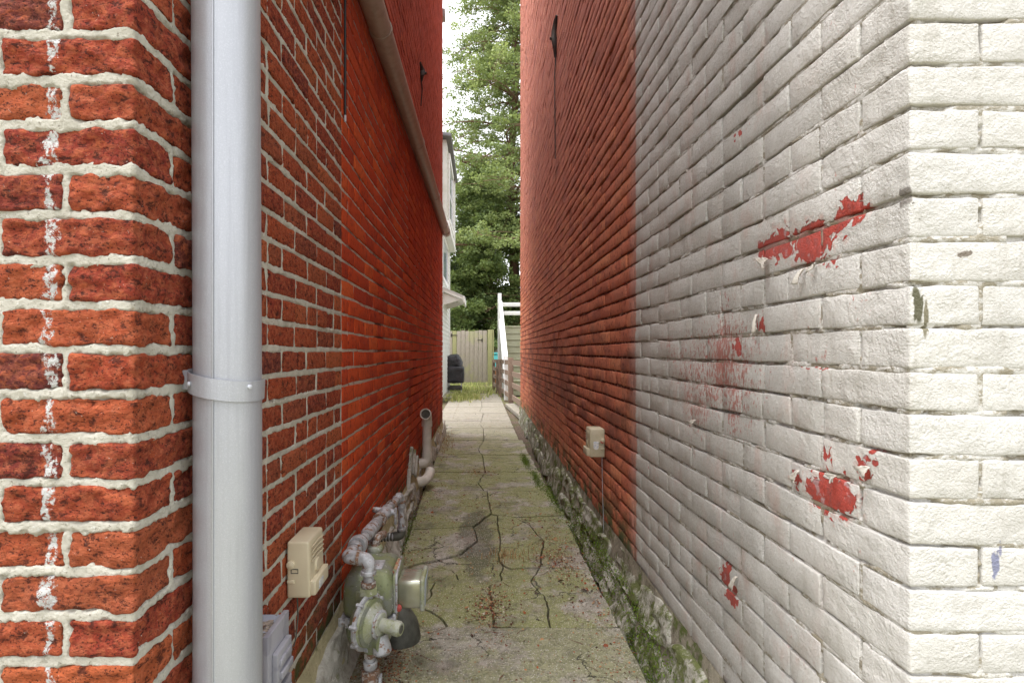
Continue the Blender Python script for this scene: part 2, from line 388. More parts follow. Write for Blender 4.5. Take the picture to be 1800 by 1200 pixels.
def slab_mat(name, front=False):
    m = Mat(name, .95, .25); X, Y, Z = m.xyz(); r = m.attr()
    base = m.mix(m.sstep(m.noise(11, 6, .75), .3, .7), (.50, .455, .405), (.26, .235, .195))
    base = m.mix(m.math('MULTIPLY', r, .35), base, (.26, .25, .19))
    # aggregate
    agg = m.vor(115 if front else 150); aggc = m.vor(115 if front else 150, out=1)
    g = m.n('ShaderNodeRGBToBW'); m.put(g.inputs[0], aggc)
    pebble = m.math('MULTIPLY', m.sstep(agg, .42, .30), m.sstep(g.outputs[0], .55, .62))
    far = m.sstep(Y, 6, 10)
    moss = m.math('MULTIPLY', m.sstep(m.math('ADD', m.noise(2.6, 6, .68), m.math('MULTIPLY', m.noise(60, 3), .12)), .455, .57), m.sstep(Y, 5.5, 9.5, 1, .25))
    if front: moss = m.math('MULTIPLY', moss, .6)
    mc = m.mix(m.noise(45, 5, .7), (.33, .345, .125), (.16, .175, .06))
    c = m.mix(m.math('MULTIPLY', moss, .82), base, mc)
    c = m.mix(m.math('MULTIPLY', pebble, .75 if not front else .9), c, (.62, .58, .50))
    dk = m.sstep(m.noise(150, 4, .8), .62, .7)
    c = m.mix(m.math('MULTIPLY', dk, .7), c, (.06, .055, .04))
    stain = m.sstep(m.noise(3.4, 7, .75), .50, .66); c = m.mix(m.math('MULTIPLY', stain, .62), c, (.115, .11, .08))
    mott = m.sstep(m.noise(26, 6, .8), .50, .64); c = m.mix(m.math('MULTIPLY', mott, .45), c, (.10, .095, .06))
    cen = m.vmath('LENGTH', m.vmath('MULTIPLY', m.vmath('SUBTRACT', m.vmath('ADD', m.pos, m.vmath('MULTIPLY', m.noise(6, 4, out=1), (.22, .5, 0))), (.09, 3.62, 0)), (9.0, 1.75, 0)))
    c = m.mix(m.sstep(cen, 1.15, .85, 0, .72), c, (.10, .098, .07))
    c = m.mix(m.math('MULTIPLY', m.sstep(cen, 1.15, .85), pebble), c, (.50, .46, .38))
    crkv = m.n('ShaderNodeTexVoronoi', feature='DISTANCE_TO_EDGE'); m.put(crkv.inputs['Vector'], m.vmath('ADD', m.pos, m.vmath('MULTIPLY', m.noise(7, 5, .7, out=1), (.16, .16, 0)))); crkv.inputs['Scale'].default_value = 2.6
    ck = m.math('MULTIPLY', m.sstep(crkv.outputs[0], .011, .004), m.sstep(m.noise(2.2, 3), .47, .55)); c = m.mix(ck, c, (.06, .055, .04))
    pink = m.math('MULTIPLY', m.sstep(m.noise(4.7, 4), .55, .68), .45); c = m.mix(pink, c, (.34, .28, .255))
    c = m.mix(far, c, m.mix(.6, c, (.25, .225, .19)))  # far slabs coloured darker to offset the stronger light beyond the walls
    m.col(c)
    h = m.math('ADD', m.math('MULTIPLY', m.sstep(agg, .0, .6), -.8 if front else -.4), m.noise(70, 6, .75))
    m.bump(h, .008 if front else .007); return m.m
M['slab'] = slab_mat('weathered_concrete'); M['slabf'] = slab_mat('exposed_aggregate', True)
def soil():
    m = Mat('soil', 1, .1); X, Y, Z = m.xyz()
    c = m.mix(m.noise(9, 6, .7), (.16, .12, .095), (.085, .065, .05))
    c = m.mix(m.sstep(m.noise(60, 4), .5, .66), c, (.24, .17, .14)); c = m.mix(m.sstep(m.noise(5, 5), .52, .62), c, (.10, .125, .04))
    yard = m.math('MULTIPLY', m.sstep(Y, 11, 14), m.sstep(m.noise(1.7, 5), .4, .6)); c = m.mix(yard, c, (.17, .20, .06))
    m.col(c); m.bump(m.noise(50, 6, .8), .02); return m.m
M['soil'] = soil()
M['galv'] = simple('galvanised_steel', (.48, .50, .55), (.42, .44, .48), .5, .0, 60, .0002, .5)
def downm():
    m = Mat('silver_downspout', .36, .5, .4); X, Y, Z = m.xyz()
    c = m.mix(m.noise(4, 4, vec=m.scl((3, 3, .7))), (.44, .455, .50), (.37, .385, .425)); c = m.mix(m.sstep(m.noise(420, 3), .50, .66, 0, .5), c, (.50, .515, .56))
    c = m.mix(m.sstep(m.noise(7, 5, .7, vec=m.scl((14, 14, .5))), .46, .68, 0, .4), c, (.33, .34, .38))
    c = m.mix(m.sstep(m.noise(30, 5, .8, vec=m.scl((1, 1, .2))), .70, .76), c, (.40, .40, .42)); m.col(c)
    m.bump(m.math('ADD', m.noise(500, 2), m.math('MULTIPLY', m.noise(9, 2), 1.5)), .0005); return m.m
M['down'] = downm()
M['tanpipe'] = simple('tan_painted_pipe', (.36, .29, .25), (.30, .24, .205), .45, 0, 25, .0006, .5, rust=(.70, (.16, .10, .08)))
M['beige'] = simple('beige_plastic', (.60, .53, .38), (.55, .48, .34), .45, 0, 8, .0002, .5)
M['beigedirty'] = simple('weathered_beige_plastic', (.47, .42, .30), (.40, .36, .25), .5, 0, 18, .0003, .5, rust=(.68, (.24, .21, .13)))
def meterm(name, grey, green, spot, amt, rough=.5):
    m = Mat(name, rough, .45, .1)
    c = m.mix(m.sstep(m.noise(11, 6, .7), amt - .08, amt + .1), grey, green)
    c = m.mix(m.sstep(m.noise(70, 5, .75), .56, .64, 0, .8), c, spot)
    c = m.mix(m.sstep(m.noise(38, 4, .7), .62, .67), c, (.52, .52, .49))
    c = m.mix(m.sstep(m.noise(28, 5, .8), .70, .74), c, (.24, .12, .06))
    m.col(c); m.bump(m.noise(90, 5, .7), .0012); return m.m
M['meter'] = meterm('meter_grey_green', (.20, .21, .18), (.20, .225, .11), (.10, .11, .06), .50)
M['pipe'] = simple('grey_painted_pipe', (.46, .47, .50), (.30, .30, .31), .5, .15, 30, .0012, .4, thr=(.42, .58), rust=(.56, (.22, .11, .06)))
M['rust'] = simple('rusty_iron', (.24, .13, .08), (.10, .065, .05), .85, .1, 55, .001, .3, rust=(.5, (.38, .36, .34)))
M['lichen'] = meterm('lichened_grey_metal', (.37, .38, .33), (.28, .30, .17), (.15, .17, .07), .47, .6)
M['dark'] = simple('dark_grey_metal', (.10, .10, .085), (.06, .06, .05), .6, .2, 20, .001)
M['iron'] = simple('black_iron', (.035, .032, .03), (.06, .04, .03), .7, .2, 30, .001)
M['black'] = simple('black_cable', (.012, .012, .013), None, .5)
M['greybox'] = simple('grey_cast_box', (.27, .27, .31), (.34, .34, .38), .55, .1, 14, .0006, .4, thr=(.45, .55))
def greydirty():
    m = Mat('flaked_grey_cast_box', .85, .2)
    c = m.mix(m.sstep(m.noise(22, 4, dist=1), .5, .53), (.33, .36, .44), m.mix(m.sstep(m.noise(150, 5), .45, .6), (.34, .29, .24), (.13, .12, .11)))
    m.col(c); m.bump(m.noise(80, 5), .002); return m.m
M['greydirty'] = greydirty()
M['chrome'] = simple('glossy_meter_housing', (.36, .36, .25), (.50, .50, .42), .22, .65, 6, .0003, .6)
M['redcap'] = simple('red_cap', (.42, .07, .06), None, .6)
M['pvc'] = simple('grey_white_pvc', (.66, .62, .56), (.56, .53, .46), .45, 0, 15, .0004, .4, rust=(.70, (.28, .25, .18)))
M['pvcshade'] = simple('pipe_mouth_shade', (.09, .09, .075), None, .8)  # dark colour standing for the shade within the open pipe
M['label'] = simple('printed_label', (.62, .62, .60), (.42, .45, .52), .5, 0, 90, .0001, thr=(.5, .56))
M['white'] = simple('white_exterior_paint', (.78, .78, .76), (.70, .70, .68), .6, 0, 12, .0006)
M['whitewood'] = simple('peeling_white_wood', (.76, .77, .76), (.68, .68, .67), .7, 0, 20, .001, rust=(.63, (.30, .27, .22)))
M['siding'] = simple('pale_siding', (.68, .69, .65), (.60, .62, .56), .6, 0, 5, .0003)
M['glass'] = simple('window_glass', (.30, .36, .44), (.40, .45, .52), .1, 0, 2, .0001, .8)
M['shingle'] = simple('grey_roof', (.20, .20, .21), None, .9, 0, 40, .003)
def wood(name, a, b, g=None, sc=1, axis=(12, 12, 1)):
    m = Mat(name, .85, .2); v = m.noise(9 * sc, 6, .7, vec=m.scl(axis), dist=.4); r = m.attr()
    c = m.mix(m.sstep(v, .35, .65), a, b)
    if g: c = m.mix(m.sstep(m.noise(2.2, 3), .54, .68), c, g)
    c = m.mix(m.sstep(m.noise(7, 2), .74, .78), c, (.06, .045, .03)); m.col(c); m.bump(v, .004); return m.m
M['gatewood'] = wood('weathered_gate_wood', (.37, .325, .275), (.25, .215, .18), (.32, .30, .19))
M['gategreen'] = wood('mossy_post_wood', (.34, .33, .17), (.25, .24, .12))
M['fencewood'] = wood('brown_fence_wood', (.26, .19, .145), (.18, .125, .095), axis=(6, 6, 6))
M['stairwood'] = wood('grey_green_board', (.37, .37, .29), (.29, .29, .20), (.26, .28, .14), axis=(1, 8, 12))
M['orangewood'] = wood('orange_brown_wood', (.42, .18, .08), (.30, .13, .06))
M['vinyl'] = simple('black_grill_cover', (.022, .023, .028), (.045, .045, .055), .42, 0, 9, .004, .5)
M['teal'] = simple('teal_plastic', (.10, .50, .52), None, .5)
def leafm(name, a, b, c2):
    m = Mat(name, .6, .3); r = m.attr()
    c = m.ramp(r, [(0, b), (.45, a), (.85, c2), (1, tuple(x * 1.25 for x in c2))])
    m.col(c)
    tr = m.n('ShaderNodeBsdfTranslucent'); m.put(tr.inputs[0], m.mix(.4, c, (.30, .36, .06))); ms = m.n('ShaderNodeMixShader'); ms.inputs[0].default_value = .38
    m.t.links.new(m.b.outputs[0], ms.inputs[1]); m.t.links.new(tr.outputs[0], ms.inputs[2])
    m.t.links.new(ms.outputs[0], m.t.nodes['Material Output'].inputs[0]); return m.m
M['leaf1'] = leafm('cedar_foliage', (.20, .26, .10), (.09, .13, .055), (.32, .38, .15))
M['leaf2'] = leafm('yew_foliage', (.15, .21, .075), (.04, .07, .03), (.28, .35, .13))
M['grass'] = leafm('weed_leaves', (.30, .36, .10), (.20, .22, .08), (.50, .46, .20))
M['moss'] = leafm('moss_cushions', (.10, .17, .02), (.05, .09, .015), (.17, .27, .03))
M['bark'] = wood('reddish_bark', (.24, .135, .095), (.13, .08, .06), axis=(10, 10, 1.5))
def litter():
    m = Mat('fallen_litter', .8, .2); r = m.attr()
    m.col(m.ramp(r, [(0, (.05, .025, .018)), (.3, (.16, .05, .03)), (.55, (.30, .09, .035)), (.75, (.38, .24, .12)), (.9, (.20, .14, .09)), (1, (.55, .50, .42))])); return m.m
M['litter'] = litter()

# ------------------------------------------------------------------ setting: ground and path
bx = MB()
n = 90
xs = np.concatenate([[-900, -60, -12], np.linspace(-3, 3, 61), [12, 60, 900]]); ys = np.concatenate([[-900, -60, -8], np.linspace(-2, 22, 161), [60, 900]])
X, Y = np.meshgrid(xs, ys, indexing='ij'); V = np.stack([X.ravel(), Y.ravel(), np.zeros(X.size)], -1)
nearm = (np.abs(V[:, 0]) < 3.1) & (V[:, 1] > -2.1) & (V[:, 1] < 22.1)
V[:, 2] = -.035 + np.where(nearm, .016 * fbm(V, 5, 4, 3), 0)
V[:, 2] += np.clip((V[:, 1] - 12.5) / 4, 0, 1) * .03 * nearm
I = np.arange(X.size).reshape(X.shape); Q = np.stack([I[:-1, :-1], I[1:, :-1], I[1:, 1:], I[:-1, 1:]], -1).reshape(-1, 4)
link('ground', mesh_np('ground', V, Q), M['soil'], kind='structure')
# street pavement the camera stands on
pv = MB().box((-30, -4.5, -.2), (30, .55, -.004), .004); pv.build('pavement', M['slab'], kind='structure')
MB().box((-60, -14, -.25), (60, -4.52, -.13)).build('road', simple('asphalt', (.06, .06, .06), (.045, .045, .045), .9, 0, 40, .004), kind='structure')

path = bpy.data.objects.new('path', None); C.objects.link(path); path['kind'] = 'structure'
def gpx(x, y):
    Yd = CAMH * 958 / (y - 618); return ((x - 845) * Yd / 958, Yd)
def slab(poly, mat, top=0.0, gap=.0014, rag=.012, seed=0):
    """one flag: ragged outline, worn edge, gently uneven top"""
    P = [Vector((a, b, 0)) for a, b in poly]
    area = sum(P[i].x * P[(i + 1) % len(P)].y - P[(i + 1) % len(P)].x * P[i].y for i in range(len(P)))
    if area < 0: P = P[::-1]
    out = []
    for i in range(len(P)):
        a, b = P[i], P[(i + 1) % len(P)]; m = max(1, int((b - a).length / .022))
        for k in range(m): out.append(a.lerp(b, k / m))
    m = len(out); A = np.array([(p.x, p.y, 0) for p in out])
    A[:, 0] += rag * fbm(A, 9, 4, 5) + rag * .35 * fbm(A, 70, 2, 5); A[:, 1] += rag * fbm(A + 7, 9, 4, 6) + rag * .35 * fbm(A + 7, 70, 2, 6)
    T = np.roll(A, -1, 0) - np.roll(A, 1, 0); T /= np.linalg.norm(T, axis=1, keepdims=True) + 1e-9
    Nn = np.stack([-T[:, 1], T[:, 0], 0 * T[:, 0]], -1)
    r0 = A + Nn * gap; r1 = A + Nn * (gap + .003); r2 = A + Nn * (gap + .004)
    r0 = r0.copy(); r0[:, 2] = -.05; r1[:, 2] = top - .003; r2[:, 2] = top
    Vv = np.concatenate([r0, r1, r2]); c = r2.mean(0)
    F = []
    for k in range(m):
        k2 = (k + 1) % m; F.append((k, k2, m + k2, m + k)); F.append((m + k, m + k2, 2 * m + k2, 2 * m + k))
    F.append(tuple(2 * m + k for k in range(m)))
    me = bpy.data.meshes.new('slab'); me.from_pydata([tuple(v) for v in Vv], [], F); me.update()
    at = me.attributes.new('rnd', 'FLOAT', 'POINT'); at.data.foreach_set('value', [random.Random(seed).random()] * len(me.vertices))
    me.polygons.foreach_set('use_smooth', [False] * len(me.polygons))
    o = link('slab', me, mat, path); return o
S = []
def wp(*pts): return [(p if abs(p[0]) < 5 else gpx(*p)) for p in pts]
LX, RX = -.475, .585      # path edges
def sl_(pts, top=0.0, mat='slab'): S.append((wp(*pts), top, mat))
sl_([(-.50, .60), (.57, .60), (.585, 2.27), (1100, 1103), (867, 1104), (800, 1102), (-.47, 2.275)], .004, 'slabf')
# near band, broken by cracks (from the photograph's own crack pattern, laid on the ground)
sl_([(785, 1103), (782, 1088), (740, 1065), (757, 1045), (765, 1022), (800, 1006), (803, 1018), (862, 1028), (868, 1104)], 0)
sl_([(-.46, 2.28), (785, 1103), (782, 1088), (740, 1065), (757, 1045), (765, 1022), (-.44, 2.72)], -.003)
sl_([(862, 1028), (868, 1104), (968, 1104), (965, 1075), (955, 1045), (935, 1028), (932, 1022), (882, 1020)], .002)
sl_([(968, 1104), (965, 1075), (955, 1045), (935, 1028), (932, 1022), (950, 996), (.575, 2.90), (.585, 2.28)], -.002)
sl_([(882, 1020), (932, 1022), (950, 996), (898, 998), (885, 992), (880, 1010)], -.006)
sl_([(-.44, 2.72), (765, 1022), (800, 1006), (795, 1000), (740, 988), (-.44, 2.86)], -.005)
sl_([(740, 988), (795, 1000), (800, 1006), (803, 1018), (862, 1028), (882, 1020), (880, 1010), (885, 992), (879, 985), (876, 925), (876, 905), (862, 902), (834, 925), (838, 950), (812, 972), (765, 984)], -.008)
sl_([(-.45, 2.87), (740, 988), (765, 984), (812, 972), (838, 950), (834, 925), (790, 928), (-.45, 3.52)], .002)
sl_([(876, 905), (876, 925), (879, 985), (885, 992), (898, 998), (950, 996), (955, 950), (930, 922), (905, 908)], 0)
sl_([(950, 996), (955, 950), (930, 922), (905, 908), (1010, 905), (.585, 3.6), (.575, 2.90)], -.003)
sl_([(-.455, 3.53), (790, 928), (834, 925), (862, 902), (857, 862), (-.47, 4.49)], .003)
sl_([(862, 902), (876, 905), (905, 908), (1010, 905), (.575, 3.95), (.57, 4.5), (857, 862)], 0)
ylist = [4.5, 5.22, 6.1, 7.1, 8.2, 9.1, 10.2, 11.3, 12.5, 13.7, 15.0]
for i in range(len(ylist) - 1):
    a, b = ylist[i], ylist[i + 1]; mid = .03 + .02 * math.sin(i * 2.3)
    e = .05 * math.sin(i * 1.7)
    l0 = LX - .01 * i if a < 7.4 else -.75; r0 = RX - .02 - (.01 * i) if a < 7 else .50
    mid2 = .03 + .02 * math.sin((i + 1) * 2.3)
    k = .42 + .16 * math.sin(i * 5)
    ym = a + (b - a) * k
    if i % 2 == 0:
        sl_([(l0, a), (mid, a), (mid * .4 - .04, ym), (l0 + .12, ym - .1), (l0, ym - .02)], .002)
        sl_([(l0, ym - .02), (l0 + .12, ym - .1), (mid * .4 - .04, ym), (mid2, b), (l0, b)], -.003)
        sl_([(mid, a), (r0, a), (r0, b), (mid2, b), (mid * .4 - .04, ym)], 0)
    else:
        sl_([(l0, a), (mid, a), (mid2, b), (l0, b)], .001)
        sl_([(mid, a), (r0, a), (r0, ym + .08), (r0 - .2, ym + e), (mid2 + .05, ym), (mid, a + .1)], .002)
        sl_([(r0, ym + .08), (r0 - .2, ym + e), (mid2 + .05, ym), (mid, a + .1), (mid2, b), (r0, b)], -.004)
for i, (p, t, mt) in enumerate(S): slab(p, M[mt], t, seed=i, rag=.014 if i else .004)

# ------------------------------------------------------------------ the two brick houses
class Wall:
    """brick strip: s < 0 runs along the street front, s > 0 along the alley"""
    def __init__(w, side, X0, y0, z0, course, L, jl, jb, top, send, sfront):
        w.sd, w.X0, w.y0, w.z0, w.c, w.L, w.jl, w.jb, w.top, w.send, w.sfront = side, X0, y0, z0, course, L, jl, jb, top, send, sfront
        w.layout = []
        rg = np.random.default_rng(11 if side < 0 else 23)
        K = int((top - z0) / course); w.K = K
        for k in range(K):
            frontheader = (k % 2 == 1) if side < 0 else (k % 2 == 0)
            H = L / 2; hdr = ((k - w.hk) % 8 == 0)
            j = [-H, H * 2] if frontheader else [-2 * H, H]
            seam = SEAM - y0 if side < 0 else 1e9
            sq = [j[1]]; x = j[1]
            while x < send - .02:
                if hdr: x += H
                else: x += L
                x2 = x + rg.normal(0, .0035)
                if x - (H if hdr else L) < seam < x:
                    if seam - sq[-1] < .05: sq[-1] = seam
                    else: sq.append(seam)
                    if x2 - seam > .06: sq.append(x2)
                    else: x = seam
                    continue
                if rg.random() < .04 and not hdr: sq.append(x - H + rg.normal(0, .006))
                sq.append(x2)
            if sq[-1] > send: sq[-1] = send
            if sq[-1] < send: sq.append(send)
            if sq[-1] - sq[-2] < .04: sq.pop(-2)
            fr = [j[0]]
            x = j[0]
            while x > -sfront: x -= L; fr.append(x + rg.normal(0, .003))
            w.layout.append(np.array(fr[::-1] + sq))
    hk = 5
    def P(w, s, v, nn):
        r = .006; s = np.asarray(s); out = np.empty((len(s), 3))
        a = np.clip((s + r) / (2 * r), 0, 1) * math.pi / 2      # angle round the corner
        inx = -w.sd                                             # outward of the return = towards the alley
        nx, ny = np.sin(a) * inx, -np.cos(a)
        cx = w.X0 - inx * r; cy = w.y0 + r
        out[:, 0] = cx + nx * (r + nn) + np.where(s < -r, w.sd * (-(s + r)), 0)
        out[:, 1] = cy + ny * (r + nn) + np.where(s > r, s - r, 0)
        out[:, 2] = v; return out
def warp(V):
    """the walls are old: courses wander, faces belly a little"""
    V = np.array(V, float)
    a = fbm(V * np.array([1, 1, .7]), 2.3, 2, 90); b = fbm(V * np.array([1, 1, .5]), 1.3, 2, 95)
    V[:, 2] += .006 * a
    side = np.sign(V[:, 0]); ret = V[:, 1] > .86
    V[:, 0] += .0025 * b * ret
    return V
Wall.hk = 15
LW = Wall(-1, -.535, .84, .186, .0692, .208, .0095, .0125, 6.15, 7.62 - .84, 3.4)
Wall.hk = 11
RW = Wall(1, .662, .84, .25, .0671, .216, .005, .0065, 7.3, 9.06 - .84, 3.4)

def proj(p):
    x, y, z = p; return (845 + x / y * 958, 618 - (z - CAMH) / y * 958)
def build_wall(w, parent, mb, mm, tag):
    rg = np.random.default_rng(3 if w.sd < 0 else 4)
    bricks = []
    for k, J in enumerate(w.layout):
        v0 = w.z0 + k * w.c; v1 = v0 + w.c
        for a, b in zip(J[:-1], J[1:]):
            far = w.sd < 0 and a > SEAM - w.y0 - .01
            jl = .008 if far else w.jl; jb = .011 if far else w.jb
            if w.sd > 0 and a > PAINT - w.y0: jb = .011
            bricks.append([a + jl / 2, b - jl / 2, v0 + jb / 2 + rg.normal(0, .0008), v1 - jb / 2 + rg.normal(0, .0008)])
    inx = -w.sd; geo = []
    for (a, b, v0, v1) in bricks:
        D = .05
        corner = a < 0 < b; front = b <= 0
        if w.sd < 0: pr = .0030 + rg.normal(0, .0016) if (front or corner or b < SEAM - w.y0 + .02) else .003 + rg.normal(0, .001)
        else:
            pr = .0018 + rg.normal(0, .0010) if b < PAINT - w.y0 else .0035 + rg.normal(0, .0016)
        if corner: pr = .0026 if w.sd < 0 else .0015
        if front: lo = (w.X0 + w.sd * -b, w.y0 - pr); hi = (w.X0 + w.sd * -a, w.y0 + D)
        elif corner: lo = (w.X0 + inx * pr, w.y0 - pr); hi = (w.X0 + w.sd * -a, w.y0 + b)
        else: lo = (w.X0 + inx * pr, w.y0 + a); hi = (w.X0 - inx * D, w.y0 + b)
        x0, x1 = sorted((lo[0], hi[0])); y0, y1 = sorted((lo[1], hi[1]))
        # size in the picture
        if front: q = [(x0, y0, v0), (x1, y0, v1)]
        else: q = [(w.X0, max(.84, y0), v0), (w.X0, y1, v1)] + ([(x0 if w.sd < 0 else x1, .84, v0)] if corner else [])
        pp = [proj(t) for t in q]; xsx = [p[0] for p in pp]; cxm = (min(xsx) + max(xsx)) / 2
        ym = sum(p[1] for p in pp) / len(pp)
        vis = max(0, min(1800, max(xsx)) - max(0, min(xsx)))
        yv = pp[0][1], pp[1][1]; inv = (min(yv) < 1200 and max(yv) > 0)
        hpx = (v1 - v0) / ((y0 + y1) / 2 if not front else .84) * 958
        size = vis * hpx if (inv and vis > 0) else 0
        geo.append((size, front, corner, (x0, x1, y0, y1, v0, v1), rg.random()))
    order = sorted(range(len(geo)), key=lambda i: -geo[i][0]); indiv = set(i for i in order[:300] if geo[i][0] > 0)
    farV, farR = [], []; nearV, nearQ, nearR, off = [], [], [], 0
    for i, (size, front, corner, (x0, x1, y0, y1, v0, v1), rv) in enumerate(geo):
        rough = w.sd < 0 and (y0 < SEAM - .01)
        if i in indiv or (size > 0 and y0 < 4):
            close = y1 < 1.15 and i in indiv
            bev = .006 if rough else (.0038 if w.sd > 0 else .0035)
            step = .007 if (close and rough) else (.012 if close else (.04 if i in indiv else None))
            def lat(a, b): return lattice(a, b, bev, step)
            if front: xs_, ys_, zs_, sk = lat(x0, x1), np.array([y0, y0 + bev, y1]), lat(v0, v1), ('+y',)
            elif corner: xs_, ys_, zs_, sk = lat(x0, x1), lat(y0, y1), lat(v0, v1), ()
            else:
                e = [x0, x1 - bev, x1] if w.sd < 0 else [x0, x0 + bev, x1]
                xs_, ys_, zs_, sk = np.array(e), lat(y0, y1), lat(v0, v1), (('-x',) if w.sd < 0 else ('+x',))
            Vv, Qq = shell(xs_, ys_, zs_, sk)
            lo = np.array([x0, y0, v0]); hi = np.array([x1, y1, v1])
            Vc = rounded(Vv, lo, hi, bev)
            nrm = Vv - np.clip(Vv, lo + bev, hi - bev); l = np.linalg.norm(nrm, axis=1, keepdims=True); nrm = np.where(l > 0, nrm / np.maximum(l, 1e-9), 0)
            if rough:
                amp = .0085 if close else .0045
                Vc = Vc + nrm * (amp * fbm(Vc * np.array([.7, .8, 1.4]), 48, 4, 9) - amp * .1)[:, None]
            else:
                Vc = Vc + nrm * (.0030 * fbm(Vc, 24, 3, 9) + (.0016 * fbm(Vc, 80, 2, 19)))[:, None]
                Vc[:, 2] += .0022 * fbm(Vc + 3, 16, 2, 77)
            if corner and w.sd > 0: pass
            # slightly twisted in its bed
            t = (rv - .5) * (.02 if not corner else .004); cz = (v0 + v1) / 2
            if not front:
                Vc[:, 2] += t * .9 * (Vc[:, 1] - (y0 + y1) / 2)
                if not corner: Vc[:, 0] += ((rv * 7.3) % 1 - .5) * .012 * (Vc[:, 1] - (y0 + y1) / 2) + ((rv * 13.7) % 1 - .5) * .018 * (Vc[:, 2] - cz)
            Vc = warp(Vc)
            if i in indiv:
                me = mesh_np('brick', Vc, Qq, np.full(len(Vc), rv)); link('brick', me, mb, parent)
            else:
                nearV.append(Vc); nearQ.append(Qq + off); nearR.append(np.full(len(Vc), rv)); off += len(Vc)
        else:
            xs2, ys2, vs2 = (x0, x1), (y0, y1), (v0, v1)
            farV.append([(a_, b_, c_) for a_ in xs2 for b_ in ys2 for c_ in vs2]); farR.append([rv] * 8)
    B = np.array(farV).reshape(-1, 3); nb = len(farV)
    jit = np.repeat(rg.normal(0, .0012, nb), 8); B[:, 2] += jit
    t8 = np.array([(0, 1, 3, 2), (4, 6, 7, 5), (0, 4, 5, 1), (2, 3, 7, 6), (0, 2, 6, 4), (1, 5, 7, 3)])
    Qf = (np.arange(nb)[:, None, None] * 8 + t8[None]).reshape(-1, 4)
    B = warp(B)
    me = mesh_np('bricks', B, Qf, np.array(farR).ravel(), smooth=False); link('distant_bricks', me, mb, parent, kind='stuff')
    if nearV:
        me = mesh_np('bricks', np.concatenate(nearV), np.concatenate(nearQ), np.concatenate(nearR)); link('middle_bricks', me, mb, parent, kind='stuff')
    # ---- mortar bed
    def sheet(s0, s1, v0, v1, ds, dv, name, svals=None):
        ss = np.arange(s0, s1 + ds * .5, ds) if svals is None else svals; vv = np.arange(v0, v1 + dv * .5, dv)
        Sg, Vg = np.meshgrid(ss, vv, indexing='ij'); s = Sg.ravel(); v = Vg.ravel()
        k = np.clip(((v - w.z0) / w.c).astype(int), 0, w.K - 1); dist = np.full(len(s), -1.0)
        for kk in range(w.K):
            mk = k == kk
            if not mk.any(): continue
            J = w.layout[kk]; idx = np.clip(np.searchsorted(J, s[mk]) - 1, 0, len(J) - 2)
            farz = (w.sd < 0) & (J[idx] > SEAM - w.y0 - .01)
            jl = np.where(farz, .008, w.jl); jb = np.where(farz, .011, w.jb)
            du = np.minimum(s[mk] - J[idx] - jl / 2, J[idx + 1] - jl / 2 - s[mk])
            vb = v[mk] - (w.z0 + kk * w.c); dvv = np.minimum(vb - jb / 2, w.c - jb / 2 - vb)
            dist[mk] = np.minimum(du, dvv)
        p = w.P(s, v, 0 * s)
        if w.sd < 0:
            rough = s < SEAM - w.y0
            rag = .0065 * fbm(p, 95, 4, 33) + .004 * fbm(p, 20, 2, 35)
            nn = np.where(rough, .0008 + .0016 * fbm(p, 34, 4, 41) - np.clip(dist - .0005 - rag * 1.15, 0, .03) * 1.3, -.0005 + .0015 * fbm(p, 30, 3, 41) - np.clip(dist - .0015 - rag * .5, 0, .03) * 1.4)
        else:
            gapn = fbm(p * np.array([1, 1, 2.2]), 13, 4, 55)
            deep = np.clip((gapn + .02) * 7, 0, 1) * (.55 + .45 * np.clip(fbm(p, 2.2, 2, 58) * 3 + .4, 0, 1))
            tot = np.where(s > PAINT - w.y0, .0025, .0)
            nn = .0004 - deep * .011 - tot + .001 * fbm(p, 60, 3, 57) - np.clip(dist - .001, 0, .03) * .6
            joint_low = dist > .0035
            nn = np.where(joint_low, np.minimum(nn, -.004), nn)
        Pm = warp(w.P(s, v, nn))
        I = np.arange(len(s)).reshape(Sg.shape); Q = np.stack([I[:-1, :-1], I[1:, :-1], I[1:, 1:], I[:-1, 1:]], -1).reshape(-1, 4)
        if w.sd > 0: Q = Q[:, ::-1]
        me = mesh_np(name, Pm, Q, np.full(len(s), .5)); link('mortar', me, mm, parent)
    sm = np.concatenate([np.arange(-.30, -.012, .0035), np.arange(-.012, .012, .0015), np.arange(.012, .50, .0038), np.arange(.50, 1.28, .005)]) if w.sd < 0 else \
         np.concatenate([np.arange(-.30, -.012, .004), np.arange(-.012, .012, .0015), np.arange(.012, .60, .0045), np.arange(.6, 1.55, .006)])
    if w.sd < 0:
        sa = np.concatenate([np.arange(-.30, -.012, .0026), np.arange(-.012, .012, .0015), np.arange(.012, .56, .0027)]); sb = np.arange(sa[-1], 1.28, .0045)
        sheet(0, 0, .26, 2.16, 0, .0026, 'mortar', sa); sheet(0, 0, w.z0 - .01, .26, 0, .01, 'mortar', sa[::3]); sheet(0, 0, 2.155, 2.56, 0, .01, 'mortar', sa[::3])
        sheet(0, 0, w.z0 - .01, 2.55, 0, .0040, 'mortar', sb); e = sb[-1]
    else:
        sheet(0, 0, w.z0 - .01, 2.55, 0, .0040, 'mortar', sm); e = sm[-1]
    sheet(0, 0, 2.55, w.top, 0, .03, 'mortar', np.arange(-.30, e + .03, .03))
    s2 = np.arange(e - .002, 3.2, .012)
    sheet(0, 0, w.z0 - .01, 3.8, 0, .0075, 'mortar', s2)
    s3 = np.arange(s2[-1] - .002, w.send, .05)
    sheet(0, 0, w.z0 - .01, w.top, 0, .034, 'mortar', s3)
    sheet(0, 0, 3.79, w.top, 0, .034, 'mortar', np.arange(e - .002, 3.2 + .02, .04))
    sheet(0, 0, w.z0 - .01, w.top, 0, .034, 'mortar', np.arange(-w.sfront, -.29, .05))

